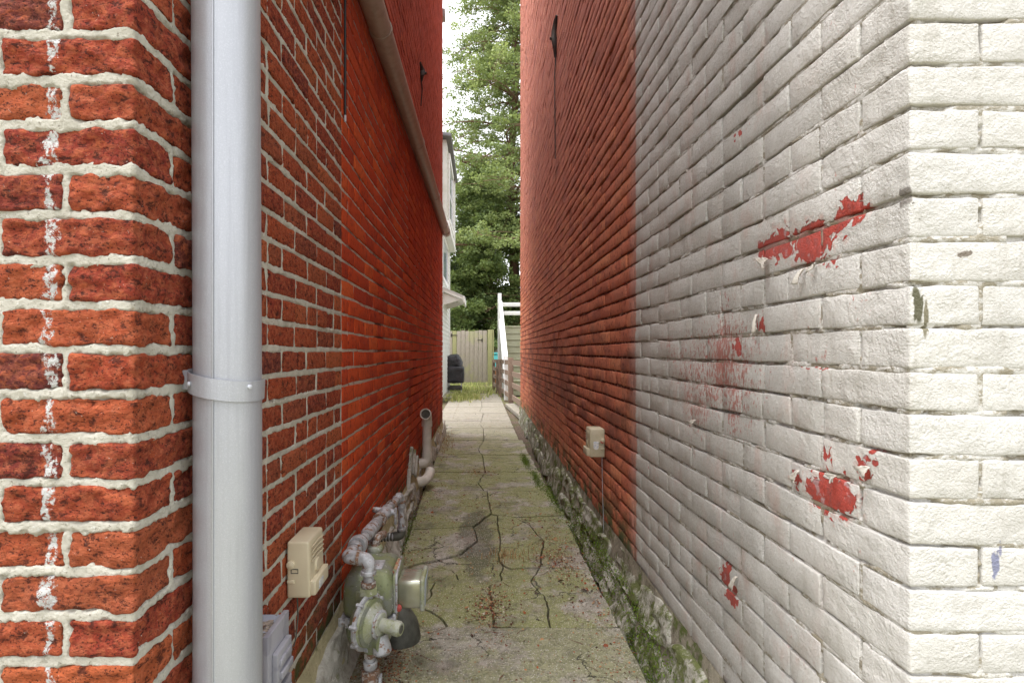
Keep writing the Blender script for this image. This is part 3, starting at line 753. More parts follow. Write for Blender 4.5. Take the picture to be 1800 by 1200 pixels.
LH = thing('brick_house', 'orange-red brick house with pale repointed corner on the left of the alley', 'house', (-.6, .9, 0))
RH = thing('brick_house', 'brick house on the right of the alley, its near end painted cream white and peeling', 'house', (.75, .9, 0))
build_wall(LW, LH, M['lb'], M['lm'], 'l')
build_wall(RW, RH, M['rb'], M['rm'], 'r')
# solid bodies behind the brick skin, with roofs
MB().box((-3.9, .875, 0), (-.575, 7.58, 6.13)).build('wall_core', M['lm'], LH, smooth=False)
MB().box((-4.0, .80, 6.15), (-.50, 7.68, 6.22)).build('roof', M['shingle'], LH, smooth=False)
MB().box((.70, .875, 0), (4.0, 9.02, 7.28)).build('wall_core', M['rb'], RH, smooth=False)
MB().box((.63, .80, 7.30), (4.1, 9.12, 7.37)).build('roof', M['shingle'], RH, smooth=False)
# gutter stub at the rear corner of the left house
g = MB().box((-.66, 7.62, 5.83), (-.50, 7.76, 5.95), .01).box((-3.9, 7.62, 5.85), (-.66, 7.74, 5.94), .01); g.build('gutter', simple('grey_green_gutter', (.40, .43, .42), (.33, .36, .35), .5), LH)

# ---- foundations
def foundation(w, parent, parge, stone, xout, zt, seed, ystones):
    inx = -w.sd; rg = np.random.default_rng(seed)
    ss = np.arange(.80, w.y0 + w.send, .02); tt = np.linspace(0, 1, 16)
    Sg, Tg = np.meshgrid(ss, tt, indexing='ij'); s = Sg.ravel(); t = Tg.ravel()
    Vv = np.stack([w.X0 + inx * (.004 + xout(s) * (1 - (1 - t) ** 2 * 0 - 1 + t)), s, zt + .012 - t * (zt + .07)], -1)
    dsp = fbm(Vv, 12, 4, seed); Vv[:, 0] += inx * (.022 * dsp) * np.clip(t * 3, .15, 1) * .8; Vv[:, 2] += .008 * fbm(Vv + 5, 10, 3, seed + 1) * np.clip(t * 3, 0.3, 1)
    I = np.arange(len(s)).reshape(Sg.shape); Q = np.stack([I[:-1, :-1], I[1:, :-1], I[1:, 1:], I[:-1, 1:]], -1).reshape(-1, 4)
    if w.sd < 0: Q = Q[:, ::-1]
    link('foundation', mesh_np('foundation', Vv, Q), parge, parent)
    y = 1.2
    while y < ystones:
        L = rg.uniform(.26, .62); two = rg.random() < .4
        rows = ((-.03, zt * .52), (zt * .46, zt * .50)) if two else ((-.03, zt * .98),)
        for (z0, h) in rows:
            L2 = L * rg.uniform(.85, 1.12); y0 = y + rg.uniform(-.04, .04); h *= rg.uniform(.85, 1.05)
            xo = float(xout(np.array([y0 + L2 / 2]))[0]); lean = xo / zt
            step = .02 if y < 4 else .045
            Vb, Qb = boxgrid((-.07, rg.uniform(.0, .022)), (-L2 / 2, L2 / 2), (-h / 2, h / 2), .010, step)
            q = Vb + y * 3.1
            # cleft faces: quantised noise gives planes and ledges instead of a pillow
            f1 = fbm(q * np.array([1, .35, 1.6]), 10, 2, seed + 3); led = np.round(f1 * 3.6) / 3.6
            Vb = Vb + np.stack([.030 * led + .006 * fbm(q, 30, 3, seed + 8), .02 * fbm(q + 3, 8, 2, seed + 4), .016 * fbm(q + 9, 8, 2, seed + 5)], -1)
            ta = np.clip(np.abs(Vb[:, 1]) / (L2 / 2), 0, 1); Vb[:, 2] *= 1 - .16 * ta ** 4
            a = rg.normal(0, .10); yy = Vb[:, 1] * math.cos(a) - Vb[:, 2] * math.sin(a); zz2 = Vb[:, 1] * math.sin(a) + Vb[:, 2] * math.cos(a)
            Vb[:, 1] = yy; Vb[:, 2] = zz2; Vb[:, 0] -= Vb[:, 2] * lean
            Vb[:, 0] *= inx
            if inx < 0: Qb = Qb[:, ::-1]
            zc = z0 + h / 2
            Vb += np.array([w.X0 + inx * xo * (1 - zc / zt), y0 + L2 / 2, zc])
            link('stone', mesh_np('stone', Vb, Qb, np.full(len(Vb), rg.random()), smooth=False if y < 4 else True), stone, parent)
        y += L * rg.uniform(.94, 1.03)
foundation(LW, LH, M['lparge'], M['lstone'], lambda y: .085 - .05 * np.clip((y - 1.6) / 3, 0, 1), .186, 61, 7.3)
foundation(RW, RH, M['rparge'], M['rstone'], lambda y: .022 + .03 * np.clip((3.6 - np.abs(y - 3.4)) / 2, 0, 1), .25, 71, 8.8)
# loose broken pieces of brick and board by the drain pipe
for (y, z, l, a) in ((4.05, .34, .22, .5), (4.2, .30, .2, .55), (4.35, .24, .18, .4), (3.95, .22, .16, .7)):
    b = MB().box((-.535, y - l / 2, z - .02), (-.505, y + l / 2, z + .02), .006, rot=(a + 3.6, 0, 0)).disp(.006, 20); b.build('rubble', M['rstone'] if z > .3 else M['lstone'], LH)

# curled paint flakes on the white wall
def flake(px, py, wpx, hpx, out=.012, ang=0.0):
    cy, cz = right_px(px, py); ww = wpx * cy / 300 * .36; hh = hpx * cy / 958 * .8
    nu, nv = 9, 5; Vv = []
    for i in range(nu):
        u = i / (nu - 1) - .5
        for j in range(nv):
            v = j / (nv - 1) - .5; wd = (1.0 - .85 * (u + .5) ** 1.3) * (1 + .35 * math.sin(i * 2.7 + px))
            yy = v * ww * wd; zz = u * hh
            cur = (u + .5) ** 2
            Y2 = yy * math.cos(ang) - zz * math.sin(ang); Z2 = yy * math.sin(ang) + zz * math.cos(ang)
            Vv.append((.657 - out * (1 - cur) - .006 * abs(v) * 2, cy + Y2, cz + Z2))
    Q = [(i * nv + j, (i + 1) * nv + j, (i + 1) * nv + j + 1, i * nv + j + 1) for i in range(nu - 1) for j in range(nv - 1)]
    o = link('paint_flake', mesh_np('paint_flake', Vv, Q), M['flake'], RH)
    md = o.modifiers.new('thick', 'SOLIDIFY'); md.thickness = .0012
M['flake'] = simple('flake_paint', (.50, .47, .42), (.42, .37, .32), .6, 0, 60, .001)
for f in [(1418, 486, 16, 34, .014, .1), (1352, 460, 34, 16, .012, .7), (1440, 468, 26, 12, .008, -.4), (1338, 568, 14, 40, .010, -.3), (1408, 836, 14, 26, .008, .3), (1532, 826, 26, 20, .010, .6), (1474, 838, 18, 12, .009, .8), (1298, 1024, 12, 34, .009, .3), (1225, 742, 12, 14, .010, .6)]: flake(*f)

# ------------------------------------------------------------------ downspout at the left corner
DS = thing('downspout', 'wide silver-grey round downspout standing at the left brick corner', 'downspout', (-.463, .995, 0))
t = MB(); cx, cy = -.463, .995; segs = [(.02, 2.1), (2.1, 6.1)]
zs_ = [0.03, .3, .7, 1.10, 1.5, 2.1, 2.11, 6.12]
t.tube([(cx + .0025 * math.sin(z * 2.1), cy, z) for z in zs_], [.058, .0585, .058, .0575, .0575, .0578, .0585, .0585], 48); t.build('pipe', M['down'], DS)
s_ = MB().box((cx + .0, cy - .0605, .03), (cx + .004, cy - .056, 6.1), .001); s_.build('seam', M['down'], DS)
# strap: a band round the pipe with ends nailed to the wall, a little tilted
Vv = []; nn_ = 96
for i in range(nn_ + 1):
    a = math.pi * 1.02 + (i / nn_) * math.pi * 1.08 if False else (-math.pi * 1.06 + (i / nn_) * math.pi * 1.16)
    r_ = .0635; x = cx + r_ * math.cos(a); y = cy + r_ * math.sin(a)
    tilt = -.010 * (x - cx) / .06 + .004 * (y - cy) / .06
    bulge = .0
    Vv.append((x, y, 1.073 + tilt)); Vv.append((x * 1 + (x - cx) * .03, y, 1.109 + tilt))
Q = [(2 * i, 2 * i + 2, 2 * i + 3, 2 * i + 1) for i in range(nn_)]
st = link('strap', mesh_np('strap', Vv, Q, smooth=False), M['down'], DS); md = st.modifiers.new('t', 'SOLIDIFY'); md.thickness = .0018
# strap tail back to the wall on the left
tl = MB().box((cx - .075, cy - .02, 1.082), (cx - .060, cy + .03, 1.117), .001); tl.build('strap_tail', M['down'], DS)
for a_s, z_s in ((-2.3, 1.094), (-.55, 1.088)):
    p0 = Vector((cx + .0645 * math.cos(a_s), cy + .0645 * math.sin(a_s), z_s)); nd = Vector((math.cos(a_s), math.sin(a_s), 0))
    MB().tube([p0, p0 + nd * .003, p0 + nd * .0042], [.0042, .0042, .002], 10).build('screw', M['galv'], DS)

# high drain pipe running along the left wall
HP = thing('wall_pipe', 'brown-grey drain pipe running high along the orange brick wall', 'pipe', (-.478, 7.3, 2.7))
z_at = lambda y: 2.68 + (y - 2.37) * .0225
pts = [(-.476, y, z_at(y)) for y in (1.25, 2.4, 3.6, 4.8, 6, 7.45)]
MB().tube([(-.476, 1.25, 6.0), (-.476, 1.25, 2.9)] + arc([(-.476, 1.25, 2.9), (-.476, 1.25, z_at(1.25)), (-.476, 1.5, z_at(1.5))], .12) + pts[1:], .052, 24).build('pipe', M['tanpipe'], HP)
MB().tube([(-.476, 7.40, z_at(7.4)), (-.476, 7.52, z_at(7.5)), (-.476, 7.56, z_at(7.5) - .01)], [.058, .058, .05], 24).build('end_collar', M['tanpipe'], HP)
for y in (2.6, 4.1, 5.6, 7.0):
    MB().tube([(-.476, y - .016, z_at(y)), (-.476, y + .016, z_at(y))], .0555, 24).box((-.535, y - .014, z_at(y) + .02), (-.49, y + .014, z_at(y) + .05), .003).build('bracket', M['tanpipe'], HP)
# hanging black cable
CB = thing('hanging_cable', 'thin black cable hanging down the left brick wall, cut off at its end', 'cable', (-.523, 2.1, 2.05))
MB().tube([(-.520, 2.085, 6.0), (-.516, 2.09, 3.4), (-.520, 2.09, 2.6), (-.522, 2.10, 2.06)], .0048, 8).build('cable', M['black'], CB)
MB().tube([(-.522, 2.10, 2.062), (-.522, 2.10, 2.035)], .0042, 8).build('connector', M['galv'], CB)

# iron wall anchors
def anchor(x, y, z, h, sgn, label, tail):
    a = thing('wall_anchor', label, 'wall anchor', (x, y, z), 'iron wall anchors')
    c = MB(); P = [(x, y - .05, z + h * .5), (x, y - .015, z + h * .42), (x + sgn * .012, y + .012, z + h * .2), (x + sgn * .016, y, z), (x + sgn * .01, y - .012, z - h * .2), (x, y + .02, z - h * .45)]
    c.tube(P, [.008, .018, .022, .025, .02, .009], 8).disp(.006, 30); c.build('plate', M['iron'], a)
    MB().tube([(x - sgn * .01, y, z), (x + sgn * .05, y, z)], [.012, .012], 6).build('bolt', M['iron'], a)
    if tail: MB().tube([(x, y, z - h * .4), (x + sgn * .004, y + .02, z - h * .9), (x + sgn * .003, y - .02, z - tail)], .005, 6).disp(.008, 6).build('wire', M['iron'], a)
anchor(.648, 4.72, 3.86, .34, -1, 'black iron anchor with trailing wire high on the red wall', 1.05)
anchor(-.526, 4.80, 3.60, .14, 1, 'small rusty iron anchor high on the left wall beside the drain pipe', .3)

# ------------------------------------------------------------------ beige service boxes
def service_box(side, yn, yf, z0, z1, xw, depth, mat, label, cover_lines=True, tag=False):
    sg = -side; t_ = thing('service_box', label, 'utility box', (xw, (yn + yf) / 2, z0))
    xa, xb = sorted((xw + sg * .002, xw + sg * depth)); b = MB().box((xa, yn, z0), (xb, yf, z1), .007)
    V = np.array(b.V); zc = (z1 - V[:, 2]) / (z1 - z0)
    outf = np.abs(V[:, 0] - xw) > depth * .6     # front face slopes back near the top
    V[:, 0] -= sg * outf * np.clip(.22 - zc, 0, 1) * .02; b.V = [tuple(v) for v in V]
    b.build('housing', mat, t_)
    xo = xw + sg * depth; h = z1 - z0; L = yf - yn
    ledge = MB().box(*[tuple(v) for v in ((min(xo - sg * .004, xo + sg * .014), yn + .004, z0 + .006), (max(xo - sg * .004, xo + sg * .014), yf - .004, z0 + h * .30))], .004); ledge.build('lower_cover', mat, t_)
    for i in range(4):
        z = z0 + h * (.62 + i * .085)
        MB().tube([(xo + sg * .001, yn + .014, z), (xo + sg * .0015, yn + L * .5, z + .004), (xo + sg * .001, yf - .014, z - .002)], .0022, 6).build('rib', mat, t_)
    MB().tube([(xo - sg * .002, yn + L * .5, z0 + h * .46), (xo + sg * .004, yn + L * .5, z0 + h * .46)], [.022, .018], 20).build('boss', mat, t_)
    # knob, latch and slot on the end that faces the street
    MB().tube([(xw + sg * .014, yn + .002, z0 + h * .60), (xw + sg * .014, yn - .006, z0 + h * .60), (xw + sg * .014, yn - .009, z0 + h * .60)], [.0115, .011, .006], 16).build('knob', mat, t_)
    MB().box(*[tuple(v) for v in ((min(xw + sg * .004, xw + sg * .024), yn - .004, z0 + h * .27), (max(xw + sg * .004, xw + sg * .024), yn + .001, z0 + h * .33))], .002).build('latch', mat, t_)
    fx0, fx1 = sorted((xw + sg * .014, xw + sg * .034))
    fr = MB()
    for (a, b_, c, d_) in ((fx0, fx1, .445, .455), (fx0, fx1, .515, .525), (fx0, fx0 + .0015, .455, .515), (fx1 - .0015, fx1, .455, .515)):
        fr.box((a, yn - .0015, z0 + h * c), (b_, yn + .0005, z0 + h * d_))
    fr.build('slot_frame', M['dark'], t_)
    if tag:
        MB().box((min(xw + sg * .035, xw + sg * .062), yn - .001, z0 + h * .36), (max(xw + sg * .035, xw + sg * .062), yn + .001, z0 + h * .56), .0003).build('sticker', M['label'], t_)
        MB().tube([(xw + sg * .0485, yn + .001, z0 + h * .36), (xw + sg * .0485, yn - .0012, z0 + h * .36)], .0135, 20).build('sticker', M['label'], t_)
        MB().tube([(xw + sg * .017, yn + .001, z0 + h * .56), (xw + sg * .017, yn - .007, z0 + h * .56)], .009, 16).build('knob', M['redcap'], t_)
    else:
        MB().box((xo + sg * .0145 - .0006, yn + .035, z0 + .012), (xo + sg * .0145 + .0008, yn + .075, z0 + .034), .0003).build('sticker', M['label'], t_)
    return t_
service_box(-1, 1.485, 1.62, .478, .632, -.531, .066, M['beige'], 'cream plastic utility box on the left wall above the gas meter')
service_box(1, 2.88, 2.995, .592, .742, .658, .083, M['beigedirty'], 'weathered beige utility box with a red knob on the right brick wall', tag=True)
W1 = MB().tube([(-.505, 1.50, .48), (-.503, 1.50, .42), (-.508, 1.495, .36), (-.512, 1.49, .345)], .0022, 6); o = W1.build('box_wire', M['dark'], label='short dark wire hanging below the cream utility box', cat='wire')
W2 = MB().tube([(.645, 2.90, .60), (.648, 2.90, .40), (.652, 2.89, .24), (.648, 2.9, .1)], .0012, 6); W2.build('box_wire', M['galv'], label='thin grey wire running down the red wall from the weathered box', cat='wire')

# grey outlet box at the bottom left
OB = thing('outlet_box', 'grey cast outlet box with two ribbed flip covers beside the downspout', 'outlet box', (-.50, 1.26, .30))
MB().box((-.531, 1.205, .27), (-.476, 1.315, .518), .003).build('housing', M['greydirty'], OB)
MB().tube([(-.508, 1.25, .517), (-.508, 1.25, .5205)], .014, 18).build('plug', M['rust'], OB)
MB().box((-.479, 1.195, .26), (-.466, 1.325, .524), .002).build('cover_plate', M['greybox'], OB)
for z in (.40, .31):
    MB().box((-.466, 1.215, z), (-.452, 1.305, z + .075), .003).build('flip_cover', M['greybox'], OB)
    MB().box((-.454, 1.225, z + .012), (-.444, 1.295, z + .03), .003).box((-.454, 1.225, z + .04), (-.447, 1.295, z + .058), .003).build('hinge', M['greybox'], OB)

# ------------------------------------------------------------------ gas meter
GM = thing('gas_meter', 'lichen-green gas meter with round regulator and grey pipework on the left', 'gas meter', (-.37, 1.95, 0))
def hexnut(p0, p1, r, mat, name='nut', seg=6): MB().tube([p0, p1], r, seg).build(name, mat, GM, smooth=False)
def ring(c, ax, r, w_, mat, name='collar'):
    c = Vector(c); a = Vector(ax).normalized()
    MB().tube([c - a * w_, c - a * w_ * .7, c + a * w_ * .7, c + a * w_], [r * .9, r, r, r * .9], 18).build(name, mat, GM)
# meter body: upper casting, flange, lower bowl
def casting(x0, x1, y0, y1, z0, z1, bev, f):
    V, Q = boxgrid((x0, x1), (y0, y1), (z0, z1), bev, .02); cx_, cy_ = (x0 + x1) / 2, (y0 + y1) / 2
    tz = (V[:, 2] - z0) / (z1 - z0); k = f(tz); V[:, 0] = cx_ + (V[:, 0] - cx_) * k; V[:, 1] = cy_ + (V[:, 1] - cy_) * k
    V += .0008 * fbm(V, 60, 2)[:, None]; return V, Q
mb_ = MB(); mb_.add(*casting(-.475, -.300, 1.855, 2.10, .235, .392, .03, lambda t: 1 - .18 * np.clip((t - .55) / .45, 0, 1) ** 1.6)); mb_.build('meter_body', M['meter'], GM)
mb_ = MB(); mb_.add(*casting(-.470, -.305, 1.86, 2.095, .125, .228, .035, lambda t: .80 + .2 * np.clip(t / .6, 0, 1) ** .6)); mb_.build('lower_casing', M['meter'], GM)
MB().box((-.484, 1.846, .226), (-.292, 2.109, .237), .004).build('flange', M['pipe'], GM)
for (x, y) in ((-.478, 1.852), (-.30, 1.852), (-.39, 1.850), (-.298, 1.98), (-.298, 2.1)):
    MB().tube([(x, y, .218), (x, y, .245)], .0065, 6).build('flange_bolt', M['pipe'], GM, smooth=False)
# front plate with bead
MB().box((-.305, 1.885, .245), (-.293, 2.07, .375), .005).build('front_plate', M['lichen'], GM)
MB().tube(arc([(-.292, 1.885, .25), (-.292, 1.885, .377), (-.300, 2.07, .377), (-.292, 2.07, .25), (-.292, 1.885, .25)], .02), .0045, 8).build('front_bead', M['pipe'], GM)
MB().box((-.3125, 1.93, .362), (-.3005, 2.03, .3835), .001, rot=(0, .5, 0)).build('red_tag', simple('red_worn_tag', (.36, .12, .07), (.34, .33, .2), .6, 0, 60, .0002), GM)
MB().box((-.40, 1.90, .3885), (-.345, 1.98, .396), .004).tube([(-.372, 1.915, .395), (-.372, 1.915, .399)], .007, 8).build('name_plate', M['pipe'], GM)
# index housing
V_, Q_ = boxgrid((-.294, -.203), (1.900, 2.020), (.252, .352), .012, .03); MB().add(V_, Q_).build('index_housing', M['chrome'], GM)
MB().box((-.212, 1.893, .246), (-.196, 2.027, .358), .007).build('index_rim', M['lichen'], GM)
MB().box((-.1965, 1.905, .262), (-.194, 2.015, .345), .001).build('dial_window', M['glass'], GM)
MB().tube([(-.285, 1.895, .262), (-.285, 1.885, .262), (-.285, 1.882, .262)], [.011, .011, .006], 14).build('red_seal', M['redcap'], GM)
# regulator: two domed halves clamped at a bolted rim, axis towards the alley
rc = Vector((-.362, 1.745, .288)); ax = Vector((.93, -.36, -.03)).normalized()
def alongr(prof, seg=28): return [rc + ax * t_ for t_, _ in prof], [r_ for _, r_ in prof], seg
def lathe(prof, name, mat, c=rc, a=ax, seg=30):
    P, F = tube([c + a * t_ for t_, _ in prof], [r_ for _, r_ in prof], seg); MB().add(P, F).build(name, mat, GM)
lathe([(-.050, .012), (-.048, .028), (-.040, .040), (-.026, .058), (-.012, .072), (-.004, .077)], 'rear_dome', M['meter'])
lathe([(-.006, .084), (-.004, .087), (.004, .087), (.006, .084)], 'clamp_rim', M['pipe'])
lathe([(.004, .076), (.014, .070), (.026, .054), (.036, .040), (.044, .036), (.052, .034), (.054, .028)], 'front_dome', M['lichen'])
lathe([(.03, .021), (.118, .0205), (.122, .019)], 'vent_tube', M['lichen'])
lathe([(.1215, .013), (.1228, .012)], 'vent_shade_disc', M['dark'])  # dark disc on the closed tube end, drawn as its shaded bore
up_ = ax.cross(Vector((0, 0, 1))).normalized(); up2 = up_.cross(ax)
for k in range(8):
    a = k * math.pi / 4 + .2; c = rc + (up_ * math.cos(a) + up2 * math.sin(a)) * .084
    MB().tube([c - ax * .012, c + ax * .013], .0065, 6).build('rim_bolt', M['pipe'], GM, smooth=False)
# regulator body beneath the dome and its cap
MB().tube(arc([(-.36, 1.76, .20), (-.34, 1.745, .235), (-.31, 1.73, .235)], .03), [.03] * 8 + [.036], 18).build('regulator_body', M['meter'], GM)
MB().tube([(-.325, 1.742, .246), (-.315, 1.737, .206), (-.313, 1.736, .196), (-.312, 1.735, .188)], [.026, .030, .030, .022], 18).build('regulator_cap', M['pipe'], GM)
lathe([(.040, .0405), (.042, .0435), (.046, .0435), (.048, .040)], 'dome_ring', M['pipe'])
lathe([(.0135, .0715), (.015, .0735), (.019, .0735), (.021, .069)], 'dome_rib', M['meter'])
lathe([(.098, .0205), (.100, .0232), (.114, .0232), (.118, .0205)], 'vent_collar', M['lichen'])
for i in range(6):
    yb = 1.875 + i * .044
    MB().tube([(-.298, yb, .216), (-.298, yb, .222), (-.298, yb, .243), (-.298, yb, .248)], [.004, .0068, .0068, .004], 6).build('flange_bolt', M['rust' if i % 2 else 'pipe'], GM, smooth=False)
for i in range(3):
    xb = -.455 + i * .055
    MB().tube([(xb, 1.848, .216), (xb, 1.848, .247)], .0062, 6).build('flange_bolt', M['pipe'], GM, smooth=False)
MB().box((-.425, 1.8525, .285), (-.345, 1.8565, .335), .001).build('casting_badge', M['lichen'], GM)
for zz_ in (.285, .31, .335): MB().box((-.2925, 1.925, zz_), (-.2905, 2.04, zz_ + .004), .0008).build('casting_rib', M['meter'], GM)
# pipes
pr_ = .0165
MB().tube([(-.358, 1.765, -.02), (-.358, 1.765, .21)], pr_, 16).build('riser_pipe', M['pipe'], GM)
hexnut((-.358, 1.765, .085), (-.358, 1.765, .125), .030, M['rust'], 'union_nut', 8); ring((-.358, 1.765, .14), (0, 0, 1), .023, .012, M['pipe']); hexnut((-.358, 1.765, .165), (-.358, 1.765, .182), .022, M['rust'])
MB().box((-.39, 1.73, -.01), (-.33, 1.80, .045), .015).tube([(-.358, 1.765, .04), (-.358, 1.765, .075)], .022, 12).build('riser_foot', M['lichen'], GM)
MB().box((-.33, 1.755, .02), (-.322, 1.785, .10), .002).build('service_tag', M['galv'], GM)
tg = simple('yellow_tie', (.55, .42, .06), None, .5); MB().tube([(-.325, 1.74, .03), (-.30, 1.73, .012), (-.285, 1.72, -.002)], .0025, 6).build('yellow_tie', tg, GM)
MB().tube([(-.362, 1.755, .36), (-.362, 1.76, .44)], pr_, 16).build('regulator_pipe', M['pipe'], GM)
hexnut((-.362, 1.757, .372), (-.362, 1.757, .392), .030, M['lichen']); ring((-.362, 1.758, .402), (0, 0, 1), .024, .009, M['rust'])
MB().tube(arc([(-.362, 1.76, .43), (-.362, 1.765, .478), (-.405, 1.775, .480)], .03, 8), .0215, 18).build('elbow', M['pipe'], GM)
ring((-.362, 1.76, .438), (0, 0, 1), .025, .007, M['pipe']); ring((-.398, 1.775, .480), (1, 0, 0), .025, .006, M['rust'])
MB().tube(arc([(-.400, 1.775, .480), (-.437, 1.785, .478), (-.435, 1.86, .472)], .03, 8), .0215, 18).build('elbow', M['pipe'], GM)
MB().tube([(-.437, 1.84, .472), (-.410, 2.72, .425)], pr_, 16).build('run_pipe', M['pipe'], GM)
def on(t): return Vector((-.437, 1.84, .472)).lerp(Vector((-.410, 2.72, .425)), t)
dr = (on(1) - on(0)).normalized()
ring(on(.05), dr, .026, .014, M['pipe'], 'coupling'); ring(on(.10), dr, .034, .016, M['pipe'], 'union'); ring(on(.125), dr, .030, .010, M['rust'], 'union_nut')
MB().tube([on(.22), on(.27), on(.42), on(.47)], [.019, .026, .024, .018], 18).build('tee', M['pipe'], GM)
MB().tube(arc([on(.32), on(.32) + Vector((.012, 0, -.045)), (-.405, 2.09, .372)], .02), .019, 14).build('branch', M['pipe'], GM)
ring((-.405, 2.085, .398), (0, 0, 1), .030, .012, M['lichen'], 'meter_nut'); MB().tube(arc([(-.40, 2.24, .40), (-.40, 2.10, .435), (-.405, 2.085, .40)], .03), .017, 12).build('swivel', M['rust'], GM)
ring(on(.50), dr, .030, .010, M['rust'], 'union_nut')
# valve
MB().tube([on(.55), on(.60), on(.68), on(.73)], [.020, .029, .029, .020], 18).build('valve_body', M['pipe'], GM)
MB().tube([on(.64) + Vector((-.045, 0, .012)), on(.64) + Vector((.045, 0, .0))], .013, 10).build('valve_stem', M['pipe'], GM)
MB().box(tuple(on(.64) + Vector((.04, -.012, -.05))), tuple(on(.64) + Vector((.05, .012, .02))), .003).build('valve_tang', M['pipe'], GM)
ring(on(.64) + Vector((-.048, 0, .012)), (1, 0, 0), .012, .008, M['rust'], 'nut')
ring(on(.80), dr, .026, .010, M['rust'], 'union_nut'); ring(on(.96), dr, .023, .010, M['pipe'])
MB().tube(arc([on(.96), (-.408, 2.75, .425), (-.400, 2.75, .36)], .03), .0215, 16).build('elbow', M['pipe'], GM)
ring((-.403, 2.75, .395), (0, 0, 1), .024, .007, M['rust'])
MB().tube([(-.402, 2.75, .40), (-.398, 2.74, .25)], pr_, 14).build('drop_pipe', M['pipe'], GM)
ring((-.398, 2.74, .262), (0, 0, 1), .024, .009, M['pipe'])
MB().tube(arc([(-.398, 2.74, .27), (-.398, 2.735, .228), (-.44, 2.72, .228)], .03, 8), .022, 16).build('elbow', M['dark'], GM)
MB().tube([(-.43, 2.722, .228), (-.54, 2.69, .232)], [.017, .017], 14).build('wall_pipe', M['pipe'], GM)
for x_ in (-.445, -.46, -.475, -.49): ring((x_, 2.72 + (x_ + .43) * .28, .229), (1, 0, 0), .0205, .004, M['dark'], 'thread')
# dark dome behind the meter
DM = MB(); nP = 14
prof = [(.082 * math.sin(math.pi / 2 * (1 - i / nP)), .15 * math.sin(math.pi / 2 * i / nP)) for i in range(nP)]
DM.tube([(-.322, 2.18, z_ - .01) for r_, z_ in prof], [max(.004, r_) for r_, z_ in prof], 28).disp(.004, 12)
DM.build('rounded_cover', M['dark'], label='dark grey dome-shaped cover on the ground behind the gas meter', cat='cover')

# ------------------------------------------------------------------ PVC drain pipes
PV = thing('drain_pipe', 'off-white plastic pipe with an open elbow facing the street, standing by the left wall', 'pipe', (-.47, 4.74, 0))
MB().tube([(-.470, 4.76, .22), (-.470, 4.76, .55)], .040, 24).build('pipe', M['pvc'], PV)
P_ = arc([(-.470, 4.76, .53), (-.470, 4.755, .60), (-.474, 4.68, .615)], .06, 8); MB().tube(P_, .044, 24, caps=False).build('elbow', M['pvc'], PV)
MB().tube([(-.470, 4.76, .50), (-.470, 4.76, .545)], .0465, 24).build('socket', M['pvc'], PV)
a_ = Vector((-.474, 4.68, .615)); di = Vector((-.004, -.075, .015)).normalized()
Vr = MB()
ua = di.orthogonal().normalized(); va = di.cross(ua); prof = [(-.03, .048), (0, .049), (.004, .0465), (.004, .0415), (0, .039), (-.05, .037)]
Pv = [a_ + di * h_ + (ua * math.cos(k * math.pi / 12) + va * math.sin(k * math.pi / 12)) * r_ for h_, r_ in prof for k in range(24)]
Fv = [(i * 24 + k, i * 24 + (k + 1) % 24, (i + 1) * 24 + (k + 1) % 24, (i + 1) * 24 + k) for i in range(5) for k in range(24)]
Vr.add(Pv, Fv).build('rim', M['pvc'], PV); MB().tube([a_ - di * .012, a_ - di * .011], .0385, 24).build('pipe_mouth_shade', M['pvcshade'], PV)  # dark disc set in the mouth as the hollow's shade
MB().tube(arc([(-.470, 4.76, .27), (-.470, 4.755, .19), (-.60, 4.70, .165)], .07, 8), .044, 24).build('lower_elbow', M['pvc'], PV)
P2 = thing('waste_pipe', 'low curved grey-white waste pipe coming out of the left wall under the open pipe', 'pipe', (-.47, 4.5, 0))
MB().tube(arc([(-.60, 4.44, .085), (-.46, 4.47, .085), (-.435, 4.62, .11), (-.43, 4.66, .14)], .09, 8), .040, 24).build('pipe', M['pvc'], P2)
MB().tube([(-.515, 4.46, .085), (-.50, 4.463, .085)], .0445, 24).build('joint', M['pvc'], P2)

# ------------------------------------------------------------------ litter, moss, weeds
def scatter(name, N, pos, size, mat, label, cat, seed, flat=True, asp=(.4, 1), kind='stuff'):
    rg = np.random.default_rng(seed); P = pos(N, rg); sz = rg.uniform(size[0], size[1], N) ; a = rg.uniform(0, 6.283, N); asx = rg.uniform(*asp, N)
    ux = np.stack([np.cos(a), np.sin(a), rg.normal(0, .25, N)], -1) * sz[:, None]; vx = np.stack([-np.sin(a), np.cos(a), rg.normal(0, .35, N)], -1) * (sz * asx)[:, None]
    V = np.stack([P - ux, P - vx * .8 + ux * .1, P + ux * .9, P + vx], 1).reshape(-1, 3); V[:, 2] = np.maximum(V[:, 2], -.03)
    lift = (np.tile([0.0, 1, 0.0, 1], N)) * np.repeat(sz, 4) * .25; V[:, 2] += lift
    Q = np.arange(4 * N).reshape(N, 4)
    return link(name, mesh_np(name, V, Q, np.repeat(rg.random(N), 4)), mat, label=label, cat=cat, kind=kind)
